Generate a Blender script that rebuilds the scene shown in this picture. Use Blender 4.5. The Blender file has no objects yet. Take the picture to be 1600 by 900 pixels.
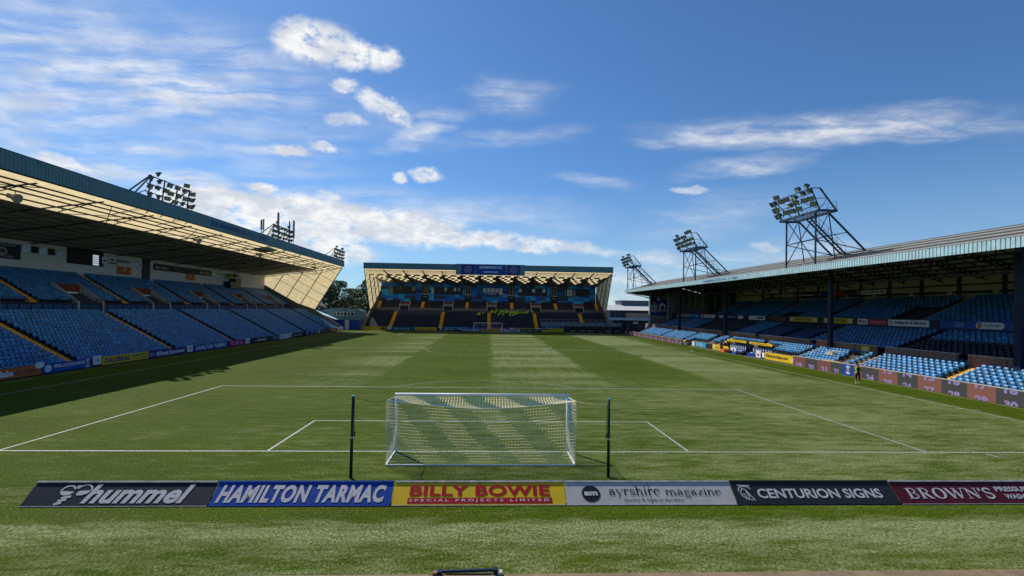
import bpy, bmesh, math, random
import numpy as np
from mathutils import Vector, Matrix
random.seed(7); RNG = np.random.default_rng(7)
S = bpy.context.scene
COL = S.collection
rad = math.radians

# ------------------------------------------------------------------ camera
CX, CD, CH = 0.223, 20.547, 6.230
YAW, PIT, ROL = 0.042539, 0.0051505, 0.0147634
fw = Vector((math.sin(YAW)*math.cos(PIT), math.cos(YAW)*math.cos(PIT), math.sin(PIT)))
rt = Vector((math.cos(YAW), -math.sin(YAW), 0)); up = rt.cross(fw)
r2 = rt*math.cos(ROL)+up*math.sin(ROL); u2 = up*math.cos(ROL)-rt*math.sin(ROL)
cam = bpy.data.cameras.new('camera'); co = bpy.data.objects.new('camera', cam); COL.objects.link(co)
M = Matrix((r2, u2, -fw)).transposed().to_4x4(); M.translation = (CX, -CD, CH); co.matrix_world = M
cam.sensor_width = 36; cam.lens = 735.38/1600*36; cam.shift_x = 4.196/1600; cam.shift_y = 28.726/1600
cam.clip_start = 0.1; cam.clip_end = 4000
S.camera = co

# ------------------------------------------------------------------ view + sun + sky
S.view_settings.view_transform = 'Standard'; S.view_settings.look = 'None'
S.view_settings.exposure = 0.10; S.view_settings.gamma = 1.0
SUNV = Vector((-0.635, 0.75, 1.0)).normalized()
sl = bpy.data.lights.new('sun', 'SUN'); sl.energy = 5.0; sl.angle = rad(0.5); sl.color = (1.0, 0.955, 0.88)
so = bpy.data.objects.new('sun', sl); COL.objects.link(so)
so.rotation_euler = (-SUNV).to_track_quat('-Z', 'Y').to_euler(); so.location = (-60, 70, 90)
W = bpy.data.worlds.new('World'); S.world = W; W.use_nodes = True
SKY_STRENGTH = 0.083

class NT:
    """small node-graph helper"""
    def __init__(s, tree): s.t = tree; s.n = tree.nodes; s.l = tree.links
    def put(s, node, i, v):
        sock = node.inputs[i]
        if isinstance(v, bpy.types.NodeSocket): s.l.new(v, sock)
        else:
            if hasattr(sock, 'default_value') and hasattr(sock.default_value, '__len__') and not hasattr(v, '__len__'): v = (v,)*len(sock.default_value)
            if hasattr(v, '__len__') and len(v) == 3 and len(sock.default_value) == 4: v = (*v, 1)
            sock.default_value = v
    def m(s, op, a, b=0.0, c=None, clamp=False):
        n = s.n.new('ShaderNodeMath'); n.operation = op; n.use_clamp = clamp
        s.put(n, 0, a); s.put(n, 1, b)
        if c is not None: s.put(n, 2, c)
        return n.outputs[0]
    def vm(s, op, a, b=None):
        n = s.n.new('ShaderNodeVectorMath'); n.operation = op; s.put(n, 0, a)
        if b is not None: s.put(n, 1, b)
        return n.outputs['Value'] if op in ('LENGTH', 'DOT_PRODUCT') else n.outputs[0]
    def mapr(s, v, a, b, c=0.0, d=1.0, smooth=False):
        n = s.n.new('ShaderNodeMapRange'); n.interpolation_type = 'SMOOTHSTEP' if smooth else 'LINEAR'
        for i, x in enumerate((v, a, b, c, d)): s.put(n, i, x)
        return n.outputs[0]
    def noise(s, vec, scale, detail=4, rough=0.55, dist=0.0):
        n = s.n.new('ShaderNodeTexNoise'); s.put(n, 'Vector', vec); n.inputs['Scale'].default_value = scale
        n.inputs['Detail'].default_value = detail; n.inputs['Roughness'].default_value = rough; n.inputs['Distortion'].default_value = dist
        return n.outputs['Fac'], n.outputs['Color']
    def mix(s, f, a, b, mode='MIX'):
        n = s.n.new('ShaderNodeMix'); n.data_type = 'RGBA'; n.blend_type = mode
        s.put(n, 0, f); s.put(n, 6, a); s.put(n, 7, b); return n.outputs[2]
    def mapping(s, vec, loc=(0, 0, 0), rot=(0, 0, 0), scale=(1, 1, 1), kind='POINT'):
        n = s.n.new('ShaderNodeMapping'); n.vector_type = kind; s.put(n, 0, vec); s.put(n, 1, loc)
        n.inputs['Rotation'].default_value = rot; n.inputs['Scale'].default_value = scale; return n.outputs[0]
    def comb(s, x, y, z=0.0):
        n = s.n.new('ShaderNodeCombineXYZ'); s.put(n, 0, x); s.put(n, 1, y); s.put(n, 2, z); return n.outputs[0]
    def sep(s, v):
        n = s.n.new('ShaderNodeSeparateXYZ'); s.put(n, 0, v); return n.outputs
    def geo(s): return s.n.new('ShaderNodeNewGeometry').outputs
    def tc(s): return s.n.new('ShaderNodeTexCoord').outputs

def build_world():
    W.node_tree.nodes.clear()
    g = NT(W.node_tree)
    out = g.n.new('ShaderNodeOutputWorld'); bg = g.n.new('ShaderNodeBackground')
    g.l.new(bg.outputs[0], out.inputs[0]); bg.inputs[1].default_value = SKY_STRENGTH
    sky = g.n.new('ShaderNodeTexSky'); sky.sky_type = 'NISHITA'; sky.sun_disc = False
    sky.sun_elevation = math.asin(SUNV.z); sky.sun_rotation = math.atan2(SUNV.x, SUNV.y)
    sky.air_density = 1.0; sky.dust_density = 0.25; sky.ozone_density = 4.5; sky.altitude = 100
    d = g.tc()['Generated']; x, y, z = g.sep(d)
    az = g.m('ARCTAN2', x, y); el = g.m('ARCSINE', g.m('MINIMUM', g.m('MAXIMUM', z, -1), 1))
    P = g.comb(az, el)
    Pc = g.vm('ADD', P, g.vm('MULTIPLY', g.vm('SUBTRACT', g.noise(P, 18, 6, 0.62)[1], (0.5, 0.5, 0.5)), (0.052, 0.040, 0)))
    Pf = g.vm('ADD', P, g.vm('MULTIPLY', g.vm('SUBTRACT', g.noise(g.mapping(P, rot=(0, 0, 0.1), scale=(1, 3, 1)), 5, 6, 0.6)[1], (0.5, 0.5, 0.5)), (0.22, 0.06, 0)))
    # (az, el, half width, half height, tilt, weight) in radians
    cumulus = CUMULUS; cirrus = CIRRUS
    def acc(vec, L, lo):
        tot = None
        for (a, e, w, h, t, k) in L:
            q = g.mapping(vec, (a, e, 0), (0, 0, t), (w, h, 1), 'TEXTURE')
            v = g.mapr(g.vm('LENGTH', g.vm('MULTIPLY', q, (1, 1, 0))), 1.0, lo, 0.0, k, True)
            tot = v if tot is None else g.m('MAXIMUM', tot, v)
        return tot
    cu = acc(Pc, cumulus, 0.45); ci = acc(Pf, cirrus, 0.0)
    det = g.noise(g.mapping(P, scale=(1, 1.7, 1)), 26, 8, 0.66)[0]
    cu = g.m('MULTIPLY', cu, g.mapr(det, 0.30, 0.54, 0.14, 1.0, True))
    yy = g.m('MAXIMUM', y, 0.12); Q = g.comb(g.m('DIVIDE', x, yy), g.m('DIVIDE', z, yy))      # level streaks seen looking north
    Qf = g.vm('ADD', Q, g.vm('MULTIPLY', g.vm('SUBTRACT', g.noise(Q, 4, 5, 0.6)[1], (0.5, 0.5, 0.5)), (0.2, 0.05, 0)))
    st = g.noise(g.mapping(Qf, rot=(0, 0, 0.04), scale=(1, 6.5, 1)), 5.0, 8, 0.60, 0.2)[0]
    ci = g.m('MULTIPLY', ci, g.mapr(st, 0.30, 0.66, 0.14, 1.0, True))
    cov = g.m('MINIMUM', g.m('ADD', cu, g.m('MULTIPLY', ci, 0.95)), 0.97)
    shade = g.noise(g.mapping(P, scale=(1, 2.0, 1)), 14, 5, 0.6)[0]
    white = g.mix(g.mapr(shade, 0.38, 0.62, 0, 1, True), (7.4, 7.9, 8.7), (10.9, 10.9, 10.8))
    # pale air low over the horizon
    hz = g.mapr(el, 0.0, 0.30, 0.42, 0.0, True)
    tint = g.mix(1.0, sky.outputs[0], (0.70, 1.0, 1.25), 'MULTIPLY')
    base = g.mix(hz, tint, (4.4, 6.4, 8.8))
    col = g.mix(cov, base, white)
    g.l.new(col, bg.inputs[0])

def pxdir(u, v):
    vx = (u-804.196+8.392-4.196-0)/735.38 if False else (u-795.804)/735.38
    vy = -(v-478.726)/735.38
    w = (r2*vx+u2*vy+fw).normalized()
    return math.atan2(w.x, w.y), math.asin(w.z)
def cl(L):
    o = []
    for (u, v, hw, hh, t, k) in L:      # read off the photograph as directions in the sky
        a, e = pxdir(u, v); c_, s_ = hw*math.cos(rad(t))*.6, hw*math.sin(rad(t))*.6
        (a1, e1), (a0, e0) = pxdir(u+c_, v+s_), pxdir(u-c_, v-s_); ah, eh = pxdir(u, v-hh)
        o.append((a, e, max(math.hypot(a1-a0, e1-e0)/1.2, .004), max(abs(eh-e), .003), math.atan2(e1-e0, a1-a0), k))
    return o
CUMULUS = cl([(470, 62, 62, 40, 0, 1.0), (540, 84, 104, 32, 7, 1.0), (500, 70, 76, 44, 4, 1), (598, 91, 42, 20, 4, 1), (537, 133, 28, 15, 0, .75), (590, 160, 48, 20, 22, .75),
    (622, 182, 30, 19, 32, .75), (540, 188, 42, 13, 0, .5), (666, 274, 32, 13, 0, .85), (625, 281, 16, 9, 0, .8), (408, 292, 28, 10, 5, .9), (502, 231, 28, 12, 15, .7),
    (455, 237, 40, 10, 4, .75), (566, 401, 32, 10, 0, .85), (335, 318, 120, 34, 6, .9), (480, 332, 150, 36, 5, .95), (560, 350, 160, 38, 4, 1.0), (440, 354, 140, 42, 8, 1.0), (500, 385, 120, 32, 8, .95),
    (640, 358, 120, 34, 5, .95), (740, 372, 130, 20, 3, .9), (850, 384, 120, 14, 4, .75), (1195, 388, 34, 11, 10, .55), (515, 306, 30, 9, 5, .6), (95, 252, 60, 12, 15, .6), (1075, 297, 38, 8, -5, .5)])
CIRRUS = cl([(150, 100, 420, 110, 4, .78), (250, 148, 480, 60, 3, .95), (60, 165, 300, 90, 0, .75), (330, 110, 330, 110, 6, .55), (60, 40, 340, 100, 0, .55), (180, 232, 380, 36, 3, .66), (400, 232, 230, 26, 3, .6), (350, 185, 520, 80, 2, .40), (430, 262, 260, 28, 3, .35),
    (1250, 204, 330, 34, -3, 1.0), (1400, 194, 300, 28, 2, .75), (1120, 216, 170, 22, -4, .9), (1170, 256, 150, 22, -8, .72), (800, 150, 100, 40, 0, .6), (650, 205, 120, 28, -18, .7), (925, 284, 90, 18, 5, .55),
    (1100, 340, 160, 50, -15, .32), (780, 218, 190, 22, -4, .35), (1100, 405, 280, 20, 3, .8), (1000, 455, 320, 55, 0, .7), (620, 330, 420, 50, 4, .75), (760, 340, 220, 40, 6, .5), (1330, 395, 220, 20, 6, .5), (140, 262, 200, 28, 12, .8), (300, 290, 200, 34, 10, .8)])
build_world()

# ------------------------------------------------------------------ materials
MATS = {}
def pm(name, col, rough=0.55, metal=0.0, var=0.12, scale=2.0, bump=0.0, bscale=30.0, spec=0.2, emit=None, es=0.0, stretch=(1, 1, 1), island=0.0, odd=False):
    if name in MATS: return MATS[name]
    m = bpy.data.materials.new(name); m.use_nodes = True; g = NT(m.node_tree)
    b = g.n['Principled BSDF']; geo = g.geo()
    c = col
    if var > 0:
        f = g.noise(g.mapping(geo['Position'], scale=stretch), scale, 5, 0.6)[0]
        lo = tuple(max(0, x*(1-var)) for x in col); hi = tuple(min(1, x*(1+var)) for x in col)
        c = g.mix(g.mapr(f, 0.3, 0.7), lo, hi)
    if island > 0:
        r = geo['Random Per Island']
        oi = g.n.new('ShaderNodeObjectInfo').outputs['Random']
        k = g.m('FRACT', g.m('ADD', r, oi))
        c = g.mix(1.0, c, g.mix(k, (1-island,)*3, (1+island*0.6,)*3), 'MULTIPLY')
        if odd: c = g.mix(g.m('GREATER_THAN', k, 0.965), c, tuple(x*y for x, y in zip(col, (0.6, 0.72, 0.85))))      # a few newer replacement seats
    g.put(b, 'Base Color', c); b.inputs['Roughness'].default_value = rough; b.inputs['Metallic'].default_value = metal
    b.inputs['Specular IOR Level'].default_value = spec
    if emit: g.put(b, 'Emission Color', emit); b.inputs['Emission Strength'].default_value = es
    if bump > 0:
        n = g.n.new('ShaderNodeBump'); n.inputs['Strength'].default_value = bump; n.inputs['Distance'].default_value = 0.02
        g.l.new(g.noise(geo['Position'], bscale, 4, 0.6)[0], n.inputs['Height']); g.l.new(n.outputs[0], b.inputs['Normal'])
    MATS[name] = m; return m

def turf_material(name, lanes):
    m = bpy.data.materials.new(name); m.use_nodes = True; g = NT(m.node_tree); b = g.n['Principled BSDF']
    p = g.geo()['Position']; x, y, z = g.sep(p)
    G = g.noise(g.mapping(p, scale=(0.55, 2.2, 1)), 1.0, 9, 0.74, 0.3)[0]          # worn and back-lit pale streaks across the pitch, sheen painted in
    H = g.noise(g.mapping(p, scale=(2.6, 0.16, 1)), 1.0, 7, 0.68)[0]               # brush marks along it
    patch = g.noise(g.mapping(p, scale=(0.10, 0.22, 1)), 1.0, 4, 0.55)[0]
    grain = g.noise(g.mapping(p, scale=(1, 0.55, 1)), 15, 4, 0.8)[0]
    green = g.mix(g.mapr(patch, 0.32, 0.68), TURF[0], TURF[1])
    green = g.mix(g.mapr(G, 0.35, 0.65), g.mix(0.35, green, TURF[0]), green)
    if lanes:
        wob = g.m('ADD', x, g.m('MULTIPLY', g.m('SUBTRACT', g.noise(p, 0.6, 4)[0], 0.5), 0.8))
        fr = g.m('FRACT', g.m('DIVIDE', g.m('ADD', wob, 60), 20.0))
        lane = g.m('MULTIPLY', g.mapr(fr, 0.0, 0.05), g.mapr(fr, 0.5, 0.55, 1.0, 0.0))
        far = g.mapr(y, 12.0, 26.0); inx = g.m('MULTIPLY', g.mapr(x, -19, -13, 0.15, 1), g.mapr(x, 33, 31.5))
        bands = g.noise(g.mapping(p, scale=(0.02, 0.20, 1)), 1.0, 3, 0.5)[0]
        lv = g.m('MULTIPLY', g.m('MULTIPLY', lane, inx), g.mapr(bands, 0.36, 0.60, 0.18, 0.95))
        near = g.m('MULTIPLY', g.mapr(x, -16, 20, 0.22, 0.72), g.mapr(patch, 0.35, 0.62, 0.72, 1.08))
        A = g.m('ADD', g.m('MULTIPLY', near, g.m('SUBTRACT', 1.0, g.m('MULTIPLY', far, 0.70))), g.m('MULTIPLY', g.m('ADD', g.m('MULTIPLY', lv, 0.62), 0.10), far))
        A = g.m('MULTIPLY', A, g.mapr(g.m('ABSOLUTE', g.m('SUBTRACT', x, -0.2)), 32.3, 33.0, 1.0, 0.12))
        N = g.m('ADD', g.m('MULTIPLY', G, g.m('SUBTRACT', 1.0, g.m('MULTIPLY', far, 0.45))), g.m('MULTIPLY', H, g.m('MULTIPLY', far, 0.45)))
    else:
        nz = g.noise(g.mapping(p, scale=(0.30, 1.1, 1)), 1.0, 6, 0.62)[0]
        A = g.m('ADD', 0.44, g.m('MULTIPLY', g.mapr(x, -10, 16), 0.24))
        tr = g.m('MULTIPLY', g.mapr(y, -6.5, -7.0), g.mapr(y, -8.3, -7.6)); A = g.m('ADD', A, g.m('MULTIPLY', tr, 0.30))
        bd = g.m('MULTIPLY', g.mapr(y, -5.2, -5.7), g.mapr(y, -6.9, -6.3)); A = g.m('SUBTRACT', A, g.m('MULTIPLY', bd, 0.42))
        A = g.m('ADD', A, g.m('MULTIPLY', g.m('SUBTRACT', nz, 0.5), 0.5)); N = G
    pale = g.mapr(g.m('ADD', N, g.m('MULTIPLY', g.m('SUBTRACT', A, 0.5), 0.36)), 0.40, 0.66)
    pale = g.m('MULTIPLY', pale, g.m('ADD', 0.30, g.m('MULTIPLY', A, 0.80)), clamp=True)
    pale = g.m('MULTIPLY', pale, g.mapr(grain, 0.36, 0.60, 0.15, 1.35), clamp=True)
    c = g.mix(pale, green, TURF[2])  # pale tone paints back-lit blade glints in with lanes and wear
    gn = g.noise(g.mapping(p, scale=(0.22, 0.5, 1)), 1.0, 4, 0.55)[0]
    c = g.mix(g.m('MULTIPLY', g.mapr(gn, 0.56, 0.70), 0.20), c, (0.060, 0.062, 0.040))     # worn rubber infill
    gr = g.noise(g.mapping(p, scale=(1, 0.5, 1)), 19, 3, 0.9)[0]
    k = g.mapr(gr, 0.38, 0.62, 0.40, 1.60); c = g.mix(1.0, c, g.comb(k, k, k), 'MULTIPLY')
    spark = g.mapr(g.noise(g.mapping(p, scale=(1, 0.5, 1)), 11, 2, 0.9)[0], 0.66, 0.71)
    c = g.mix(g.m('MULTIPLY', spark, 0.6), c, (0.36, 0.38, 0.24))  # fine blade sparkle painted on as pale specks
    g.put(b, 'Base Color', c); b.inputs['Roughness'].default_value = 0.8; b.inputs['Specular IOR Level'].default_value = 0.03
    bp_ = g.n.new('ShaderNodeBump'); bp_.inputs['Strength'].default_value = 0.5; bp_.inputs['Distance'].default_value = 0.03
    g.l.new(g.noise(g.mapping(p, scale=(1, 1.6, 1)), 24, 3, 0.75)[0], bp_.inputs['Height']); g.l.new(bp_.outputs[0], b.inputs['Normal'])
    return m
TURF = [(0.039, 0.061, 0.002), (0.057, 0.085, 0.005), (0.178, 0.203, 0.090)]  # two greens, then the pale tone for glints and wear

def line_material():
    m = bpy.data.materials.new('line_paint'); m.use_nodes = True; g = NT(m.node_tree); b = g.n['Principled BSDF']
    p = g.geo()['Position']; f = g.noise(p, 7, 5, 0.75)[0]
    g.put(b, 'Base Color', g.mix(g.mapr(f, 0.36, 0.60), (0.12, 0.14, 0.05), (0.34, 0.36, 0.35))); b.inputs['Roughness'].default_value = 0.7
    return m

def sheet_material(name, col, trans=0.6):
    m = bpy.data.materials.new(name); m.use_nodes = True; g = NT(m.node_tree)
    g.n.remove(g.n['Principled BSDF']); out = g.n['Material Output']
    p = g.geo()['Position']; f = g.noise(g.mapping(p, scale=(1.0, 1.0, 1.0)), 1.3, 6, 0.65)[0]
    c = g.mix(g.mapr(f, 0.3, 0.7), tuple(x*0.80 for x in col), tuple(min(1, x*1.1) for x in col))
    a = g.n.new('ShaderNodeBsdfTranslucent'); b = g.n.new('ShaderNodeBsdfDiffuse'); x = g.n.new('ShaderNodeMixShader')
    g.l.new(c, a.inputs[0]); g.l.new(c, b.inputs[0]); x.inputs[0].default_value = 1-trans
    g.l.new(a.outputs[0], x.inputs[1]); g.l.new(b.outputs[0], x.inputs[2]); g.l.new(x.outputs[0], out.inputs[0])
    MATS[name] = m; return m

def brick_material():
    m = bpy.data.materials.new('brick'); m.use_nodes = True; g = NT(m.node_tree); b = g.n['Principled BSDF']
    p = g.geo()['Position']; x, y, z = g.sep(p)
    t = g.n.new('ShaderNodeTexBrick'); g.put(t, 'Vector', g.comb(y, z, 0)); t.inputs['Scale'].default_value = 1
    t.inputs['Brick Width'].default_value = 0.225; t.inputs['Row Height'].default_value = 0.075; t.inputs['Mortar Size'].default_value = 0.008
    t.inputs['Color1'].default_value = (0.20, 0.075, 0.045, 1); t.inputs['Color2'].default_value = (0.27, 0.11, 0.07, 1); t.inputs['Mortar'].default_value = (0.26, 0.2, 0.16, 1)
    g.l.new(t.outputs[0], b.inputs['Base Color']); b.inputs['Roughness'].default_value = 0.85
    return m

def rooftop_material():
    m = bpy.data.materials.new('ribbed_roof_sheet'); m.use_nodes = True; g = NT(m.node_tree); b = g.n['Principled BSDF']
    p = g.geo()['Position']; x, y, z = g.sep(p)
    fr = g.m('FRACT', g.m('DIVIDE', g.m('ADD', x, 0.4), 2.1))
    band = g.m('MULTIPLY', g.mapr(fr, 0.0, 0.03), g.mapr(fr, 0.36, 0.40, 1, 0))
    n = g.noise(g.mapping(p, scale=(1, 0.12, 1)), 1.6, 5, 0.6)[0]
    c = g.mix(band, g.mix(n, (0.05, 0.042, 0.03), (0.105, 0.09, 0.065)), g.mix(n, (0.18, 0.20, 0.20), (0.31, 0.33, 0.33)))
    g.put(b, 'Base Color', c); b.inputs['Roughness'].default_value = 0.9; b.inputs['Specular IOR Level'].default_value = 0.05
    return m

def panel_patch_material(name, cols): return [pm(name+str(i), c, 0.45, var=0.06) for i, c in enumerate(cols)]

m_concrete = pm('concrete', (0.16, 0.145, 0.125), 0.9, var=0.25, scale=1.2, bump=0.3)
m_conclight = pm('pale_concrete', (0.36, 0.33, 0.29), 0.9, var=0.2, scale=1.5)
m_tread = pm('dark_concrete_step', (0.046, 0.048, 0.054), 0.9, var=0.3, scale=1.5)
m_black = pm('black_plastic', (0.012, 0.013, 0.015), 0.35, var=0.2, island=0.35)
m_blackseat = pm('black_seat_plastic', (0.011, 0.018, 0.040), 0.42, var=0.2, island=0.45, spec=0.25)
m_blue = pm('blue_seat_plastic', (0.019, 0.172, 0.375), 0.46, var=0.15, scale=0.6, island=0.42, spec=0.5, odd=True)
m_navyseat = pm('navy_seat_plastic', (0.03, 0.06, 0.17), 0.4, var=0.1, island=0.2)
m_seatwhite = pm('white_seat_stripe', (0.55, 0.57, 0.62), 0.4, var=0.1)
m_yellow = pm('yellow_step_paint', (0.74, 0.38, 0.015), 0.7, var=0.2, scale=4)
m_steel = pm('dark_painted_steel', (0.022, 0.028, 0.035), 0.5, var=0.2)
m_steelblue = pm('blue_grey_painted_steel', (0.035, 0.05, 0.075), 0.45, var=0.25, scale=1.5)
m_navy = pm('navy_painted_steel', (0.012, 0.02, 0.05), 0.4, var=0.15)
m_teal = pm('teal_cladding', (0.125, 0.235, 0.255), 0.5, var=0.10, scale=0.8)
m_tealpale = pm('pale_teal_cladding', (0.40, 0.56, 0.59), 0.5, var=0.14, scale=1.5)
m_whiteclad = pm('white_cladding', (0.66, 0.63, 0.58), 0.6, var=0.08)
m_white = pm('white_paint', (0.78, 0.78, 0.78), 0.4, var=0.05)
m_offwhite = pm('off_white_sign_face', (0.72, 0.70, 0.69), 0.45, var=0.07, scale=3)
m_rim = pm('worn_metal_rim', (0.42, 0.40, 0.37), 0.5, var=0.35, scale=4)
m_underroof = pm('dark_roof_lining', (0.46, 0.44, 0.37), 0.8, var=0.15, scale=0.5)
m_darkroof = pm('pale_roof_lining', (0.55, 0.53, 0.48), 0.85, var=0.2, scale=0.6)  # pale unpainted roof sheeting
m_cream = pm('cream_wall_paint', (0.40, 0.36, 0.22), 0.8, var=0.15, scale=0.7)
m_grey = pm('mid_grey', (0.25, 0.25, 0.25), 0.6)
m_darkgrey = pm('dark_grey', (0.06, 0.06, 0.065), 0.6)
m_signblack = pm('black_sign_face', (0.020, 0.023, 0.030), 0.5, var=0.2, scale=2)
m_signblue = pm('blue_sign_face', (0.012, 0.06, 0.30), 0.4, var=0.10)
m_signnavy = pm('navy_sign_face', (0.02, 0.03, 0.16), 0.4, var=0.1)
m_signyellow = pm('yellow_sign_face', (0.72, 0.46, 0.02), 0.45, var=0.08)
m_signred = pm('red_sign_ink', (0.42, 0.012, 0.02), 0.45, var=0.05)
m_signorange = pm('orange_sign_face', (0.55, 0.13, 0.02), 0.45, var=0.1)
m_signmaroon = pm('maroon_sign_face', (0.10, 0.012, 0.018), 0.4, var=0.15)
m_signpurple = pm('purple_sign_face', (0.05, 0.025, 0.20), 0.4, var=0.1)
m_signmagenta = pm('magenta_sign_face', (0.45, 0.02, 0.17), 0.4, var=0.1)
m_signgreen = pm('dark_green_sign_face', (0.012, 0.05, 0.04), 0.4, var=0.1)
m_signteal = pm('teal_sign_face', (0.01, 0.16, 0.19), 0.4, var=0.1)
m_signcyan = pm('cyan_sign_face', (0.03, 0.32, 0.58), 0.4, var=0.1)
m_ink = pm('black_ink', (0.018, 0.018, 0.02), 0.5, var=0)
m_silver = pm('pale_grey_ink', (0.60, 0.56, 0.53), 0.45, var=0.1, scale=6)
m_glass = pm('window_glass', (0.02, 0.03, 0.04), 0.06, var=0, spec=0.8)
m_skyglass = pm('pale_window_glass', (0.30, 0.36, 0.44), 0.08, var=0.1, spec=0.8)
m_brick = brick_material(); m_rooftop = rooftop_material(); m_line = line_material()
m_trans = sheet_material('translucent_roof_sheet', (0.82, 0.655, 0.36), 0.72)
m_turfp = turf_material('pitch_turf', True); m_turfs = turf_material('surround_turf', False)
m_timber = pm('weathered_timber', (0.20, 0.12, 0.07), 0.8, var=0.35, scale=8, stretch=(0.3, 3, 3))
m_hivis = pm('hi_vis_fabric', (0.38, 0.58, 0.03), 0.7, var=0.1, emit=None)
m_skin = pm('skin', (0.42, 0.22, 0.15), 0.6, var=0.08)
m_dark = pm('dark_fabric', (0.012, 0.012, 0.015), 0.85, var=0.2)
m_boot = pm('tan_boot', (0.28, 0.13, 0.05), 0.8)
m_lampgreen = pm('lamp_glass', (0.30, 0.31, 0.20), 0.3, metal=0.0, var=0.5, scale=5)  # green-grey of reflected grass and sky, put into the glass colour
m_lampbody = pm('lamp_housing', (0.10, 0.105, 0.11), 0.45, var=0.3)

# ------------------------------------------------------------------ object helpers
def tag(o, label=None, cat=None, group=None, kind=None):
    if label: o['label'] = label
    if cat: o['category'] = cat
    if group: o['group'] = group
    if kind: o['kind'] = kind
    return o
def thing(name, label, cat, loc=(0, 0, 0), group=None):
    o = bpy.data.objects.new(name, None); o.location = loc; o.empty_display_size = 0.3; COL.objects.link(o)
    return tag(o, label, cat, group)
class MB:
    """collects shapes in world space; build() links them as one mesh object"""
    def __init__(s): s.v = []; s.f = []; s.m = []; s.mi = 0
    def face(s, pts):
        b = len(s.v); s.v += [tuple(p) for p in pts]; s.f.append(tuple(range(b, b+len(pts)))); s.m.append(s.mi)
    def poly(s, V, F):
        b = len(s.v); s.v += [tuple(p) for p in V]
        for f in F: s.f.append(tuple(b+i for i in f)); s.m.append(s.mi)
    def box(s, a, b):
        x0, y0, z0 = (min(a[i], b[i]) for i in range(3)); x1, y1, z1 = (max(a[i], b[i]) for i in range(3))
        s.poly([(x0, y0, z0), (x1, y0, z0), (x1, y1, z0), (x0, y1, z0), (x0, y0, z1), (x1, y0, z1), (x1, y1, z1), (x0, y1, z1)],
               [(0, 3, 2, 1), (4, 5, 6, 7), (0, 1, 5, 4), (1, 2, 6, 5), (2, 3, 7, 6), (3, 0, 4, 7)])
    def bar(s, p, q, w, h=None, upv=(0, 0, 1)):
        h = h or w; p = Vector(p); q = Vector(q); d = (q-p).normalized(); u = Vector(upv)
        if abs(d.dot(u)) > 0.98: u = Vector((1, 0, 0))
        a = d.cross(u).normalized(); c = a.cross(d).normalized(); a *= w/2; c *= h/2
        s.poly([p-a-c, p+a-c, p+a+c, p-a+c, q-a-c, q+a-c, q+a+c, q-a+c], [(0, 3, 2, 1), (4, 5, 6, 7), (0, 1, 5, 4), (1, 2, 6, 5), (2, 3, 7, 6), (3, 0, 4, 7)])
    def tube(s, p, q, r, n=8, r2_=None, cap=True):
        p = Vector(p); q = Vector(q); d = (q-p).normalized(); u = Vector((0, 0, 1)) if abs(d.z) < 0.9 else Vector((1, 0, 0))
        a = d.cross(u).normalized(); c = a.cross(d); r2_ = r if r2_ is None else r2_
        V = [p+(a*math.cos(t)+c*math.sin(t))*r for t in [2*math.pi*i/n for i in range(n)]]+[q+(a*math.cos(t)+c*math.sin(t))*r2_ for t in [2*math.pi*i/n for i in range(n)]]
        F = [(i, (i+1) % n, n+(i+1) % n, n+i) for i in range(n)]
        if cap: F += [tuple(range(n-1, -1, -1)), tuple(range(n, 2*n))]
        s.poly(V, F)
    def ext(s, prof, f, t0, t1, caps=True):
        """closed profile [(s,z)] swept from t0 to t1 through map f(s,t,z)"""
        n = len(prof); V = [f(a, t0, b) for a, b in prof]+[f(a, t1, b) for a, b in prof]
        F = [(i, (i+1) % n, n+(i+1) % n, n+i) for i in range(n)]
        if caps: F += [tuple(range(n)), tuple(range(2*n-1, n-1, -1))]
        s.poly(V, F)
    def build(s, name, mats, parent=None, smooth=False, recalc=True, bevel=0):
        me = bpy.data.meshes.new(name); off = Vector(parent.matrix_basis.translation) if parent else Vector()
        if parent and parent.parent: off = off+Vector(parent.parent.matrix_basis.translation)
        me.from_pydata([(v[0]-off.x, v[1]-off.y, v[2]-off.z) for v in s.v], [], s.f)
        for m in (mats if isinstance(mats, (list, tuple)) else [mats]): me.materials.append(m)
        me.polygons.foreach_set('material_index', s.m)
        if recalc:
            bm = bmesh.new(); bm.from_mesh(me); bmesh.ops.recalc_face_normals(bm, faces=bm.faces); bm.to_mesh(me); bm.free()
        if smooth: me.polygons.foreach_set('use_smooth', [True]*len(me.polygons))
        o = bpy.data.objects.new(name, me); COL.objects.link(o)
        if parent: o.parent = parent
        return o
def copy_tree(o, loc=None, rotz=None, scale=None, label=None, group=None):
    c = o.copy(); COL.objects.link(c)
    if loc is not None: c.location = loc
    if rotz is not None: c.rotation_euler = (0, 0, rotz)
    if scale is not None: c.scale = (scale,)*3
    if label: c['label'] = label
    if group: c['group'] = group
    for ch in o.children:
        d = ch.copy(); COL.objects.link(d); d.parent = c
        for gch in ch.children:
            e = gch.copy(); COL.objects.link(e); e.parent = d
    return c

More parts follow.
